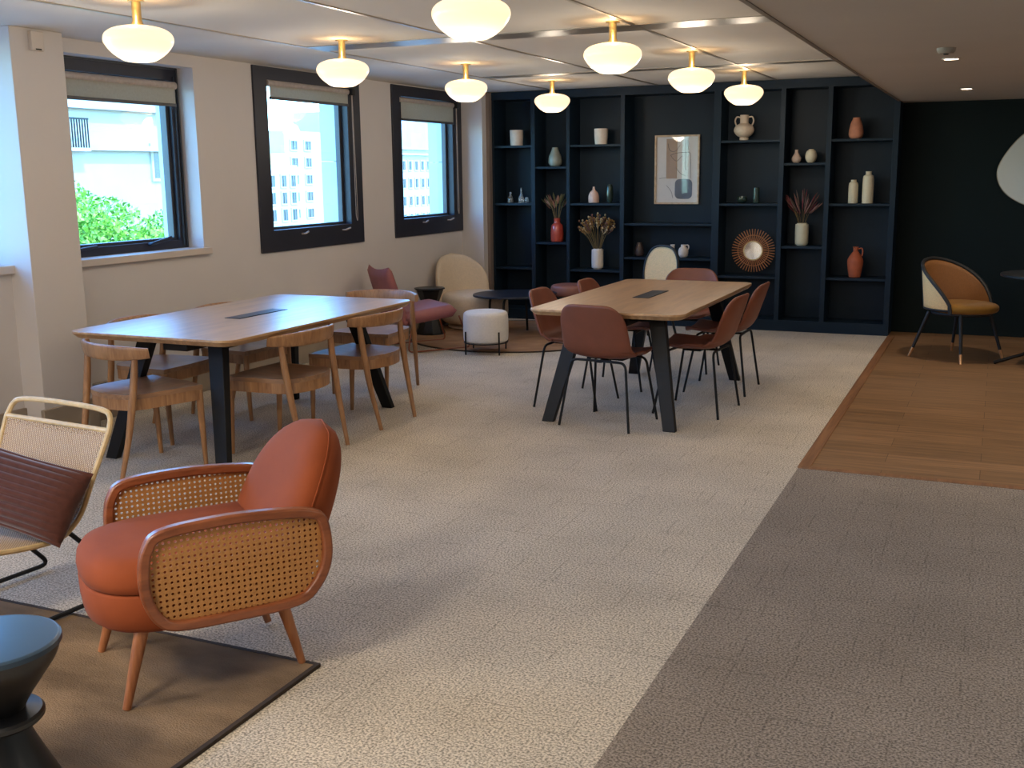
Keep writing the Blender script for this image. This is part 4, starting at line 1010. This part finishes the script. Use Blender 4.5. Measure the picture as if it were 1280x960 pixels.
def tree(label, c, rad, n, cols, seed, leaf=.055):
    rnd = random.Random(seed)
    t = thing('tree', label, 'tree', (c[0], c[1], GZ))
    MB().tube([(0, 0, 0), (.1, .1, (c[2] - GZ) * .6), (0, 0, c[2] - GZ)], [.28, .2, .08], 10).build('trunk', mat('bark', (92, 76, 60), .9), t)
    blobs = [(rnd.uniform(-.6, .6) * rad[0], rnd.uniform(-.75, .75) * rad[1], rnd.uniform(-.5, .55) * rad[2], rnd.uniform(.30, .48)) for _ in range(16)]
    for ci, cc in enumerate(cols):
        mb = MB()
        for _ in range(n):
            bx, by, bz, br_ = rnd.choice(blobs)
            d = Vector((rnd.gauss(0, 1), rnd.gauss(0, 1), rnd.gauss(0, 1))).normalized() * (rnd.random() ** .4)
            p = Vector((bx + d.x * rad[0] * br_, by + d.y * rad[1] * br_, c[2] - GZ + bz + d.z * rad[2] * br_ * 1.2))
            a_ = Vector((rnd.gauss(0, 1), rnd.gauss(0, 1), rnd.gauss(0, 1))).normalized(); b_ = a_.orthogonal().normalized(); s = leaf * rnd.uniform(.6, 1.3)
            mb.add([p - a_ * s, p - b_ * s * .5, p + a_ * s, p + b_ * s * .5], [(0, 1, 2, 3)])
        o = mb.build('foliage', mat('leaf_green', cc, .6, var=.3, scale=1.5), t, smooth=False); o['kind'] = 'stuff'
    return t
tree('bright green tree crown filling the lower part of the tree-view window', (-15.5, 16.3, -.55), (2.0, 2.3, 2.1), 15000, [(120, 172, 50), (88, 140, 44), (150, 190, 70)], 3)
tree('darker green tree at the edge of the tree-view window', (-16.5, 13.3, -.9), (1.6, 1.4, 2.0), 8000, [(56, 108, 64), (72, 126, 66)], 5)
t = thing('bare_tree', 'bare branching tree in front of the white apartment blocks', 'tree', (-30, 43.5, GZ))
rnd = random.Random(11); mb = MB(); mb.tube([(0, 0, 0), (0, 0, 9.5)], [.2, .1], 8)
for q in range(26):
    a_ = rnd.uniform(0, 2 * PI); l = rnd.uniform(.8, 2.4); z_ = rnd.uniform(8, 9.8)
    p1 = Vector((l * .5 * math.cos(a_), l * .5 * math.sin(a_), z_ + l * .35)); p2 = Vector((l * math.cos(a_ + .2), l * math.sin(a_ + .2), z_ + l * .75))
    mb.tube([(0, 0, z_), p1, p2], [.035, .022, .008], 5)
mb.build('branches', mat('grey_bark', (110, 100, 92), .9), t)

# ------------------------------------------------------------------ light
w = bpy.data.worlds.new('sky'); S.world = w; w.use_nodes = True; nt = w.node_tree
bg = nt.nodes['Background']
sky = nt.nodes.new('ShaderNodeTexSky'); sky.sky_type = 'NISHITA'; sky.sun_disc = False; sky.sun_elevation = math.radians(48); sky.sun_rotation = math.radians(110); sky.altitude = 100; sky.air_density = 1.0; sky.dust_density = .2; sky.ozone_density = 2.0
tn = nt.nodes.new('ShaderNodeMix'); tn.data_type = 'RGBA'; tn.blend_type = 'MULTIPLY'; tn.inputs[0].default_value = 1; tn.inputs[7].default_value = (.42, .82, 1.12, 1)
nt.links.new(sky.outputs[0], tn.inputs[6]); nt.links.new(tn.outputs[2], bg.inputs[0]); bg.inputs[1].default_value = .95
sun = bpy.data.lights.new('sun', 'SUN'); sun.energy = 1.7; sun.angle = math.radians(.6); sun.color = (1, .95, .87)
so = bpy.data.objects.new('sun', sun); COL.objects.link(so)
d = Vector((-.72, .30, -.80)); so.rotation_euler = d.to_track_quat('-Z', 'Y').to_euler()
def portal(W):
    a, b, z0, z1 = W
    l = bpy.data.lights.new('window_portal', 'AREA'); l.shape = 'RECTANGLE'; l.size = z1 - z0 + .1; l.size_y = b - a + .1; l.cycles.is_portal = True
    o = bpy.data.objects.new('window_portal', l); COL.objects.link(o); o.location = (XO - .12, (a + b) / 2, (z0 + z1) / 2); o.rotation_euler = (0, -PI / 2, 0)
for W in (W0, W1, W2, W3, WA, WB): portal(W)
def area(name, loc, size, en, col=(1, .9, .78), rot=(0, 0, 0)):
    l = bpy.data.lights.new(name, 'AREA'); l.size = size; l.energy = en; l.color = col
    o = bpy.data.objects.new(name, l); COL.objects.link(o); o.location = loc; o.rotation_euler = rot; return o
for x, y in ((-.31, 6.88), (-.30, 9.5)):
    l = bpy.data.lights.new('downlight_beam', 'SPOT'); l.energy = 17; l.color = (1, .82, .62); l.spot_size = math.radians(95); l.spot_blend = .7; l.shadow_soft_size = .04
    o = bpy.data.objects.new('downlight_beam', l); COL.objects.link(o); o.location = (x, y, SZ - .02)
for i, (x, y, l_) in enumerate(lamps):
    l = bpy.data.lights.new('globe_bulb', 'POINT'); l.energy = 3.6; l.color = (1, .89, .74); l.shadow_soft_size = .08
    o = bpy.data.objects.new('globe_bulb', l); COL.objects.link(o); o.location = (x, y, CZ - .39)
    l = bpy.data.lights.new('globe_uplight', 'POINT'); l.energy = .32; l.color = (1, .74, .42); l.shadow_soft_size = .02
    o = bpy.data.objects.new('globe_uplight', l); COL.objects.link(o); o.location = (x + .03, y - .075, CZ - .07)
# added fill lights under the ceiling behind the viewer, no known fittings
for x, y in ((-3.95, .6), (-2.12, .6), (-3.95, -1.6), (-2.12, -1.6), (-2.12, -3.8)):
    area('rear_fill', (x, y, CZ - .05), .5, 20)
for x, y in ((1.7, 2.6), (1.7, 5.6), (1.7, 8.6)):  # unseen fill added to brighten the lowered-ceiling side
    area('soffit_fill', (x, y, SZ - .03), .3, 9)

S.view_settings.view_transform = 'Standard'; S.view_settings.look = 'None'; S.view_settings.gamma = 1.0; S.view_settings.use_curve_mapping = False
S.view_settings.exposure = 1.3
S.cycles.use_denoising = True
S.cycles.max_bounces = 10; S.cycles.diffuse_bounces = 6; S.cycles.glossy_bounces = 4; S.cycles.transparent_max_bounces = 16
S.cycles.sample_clamp_indirect = 8.0
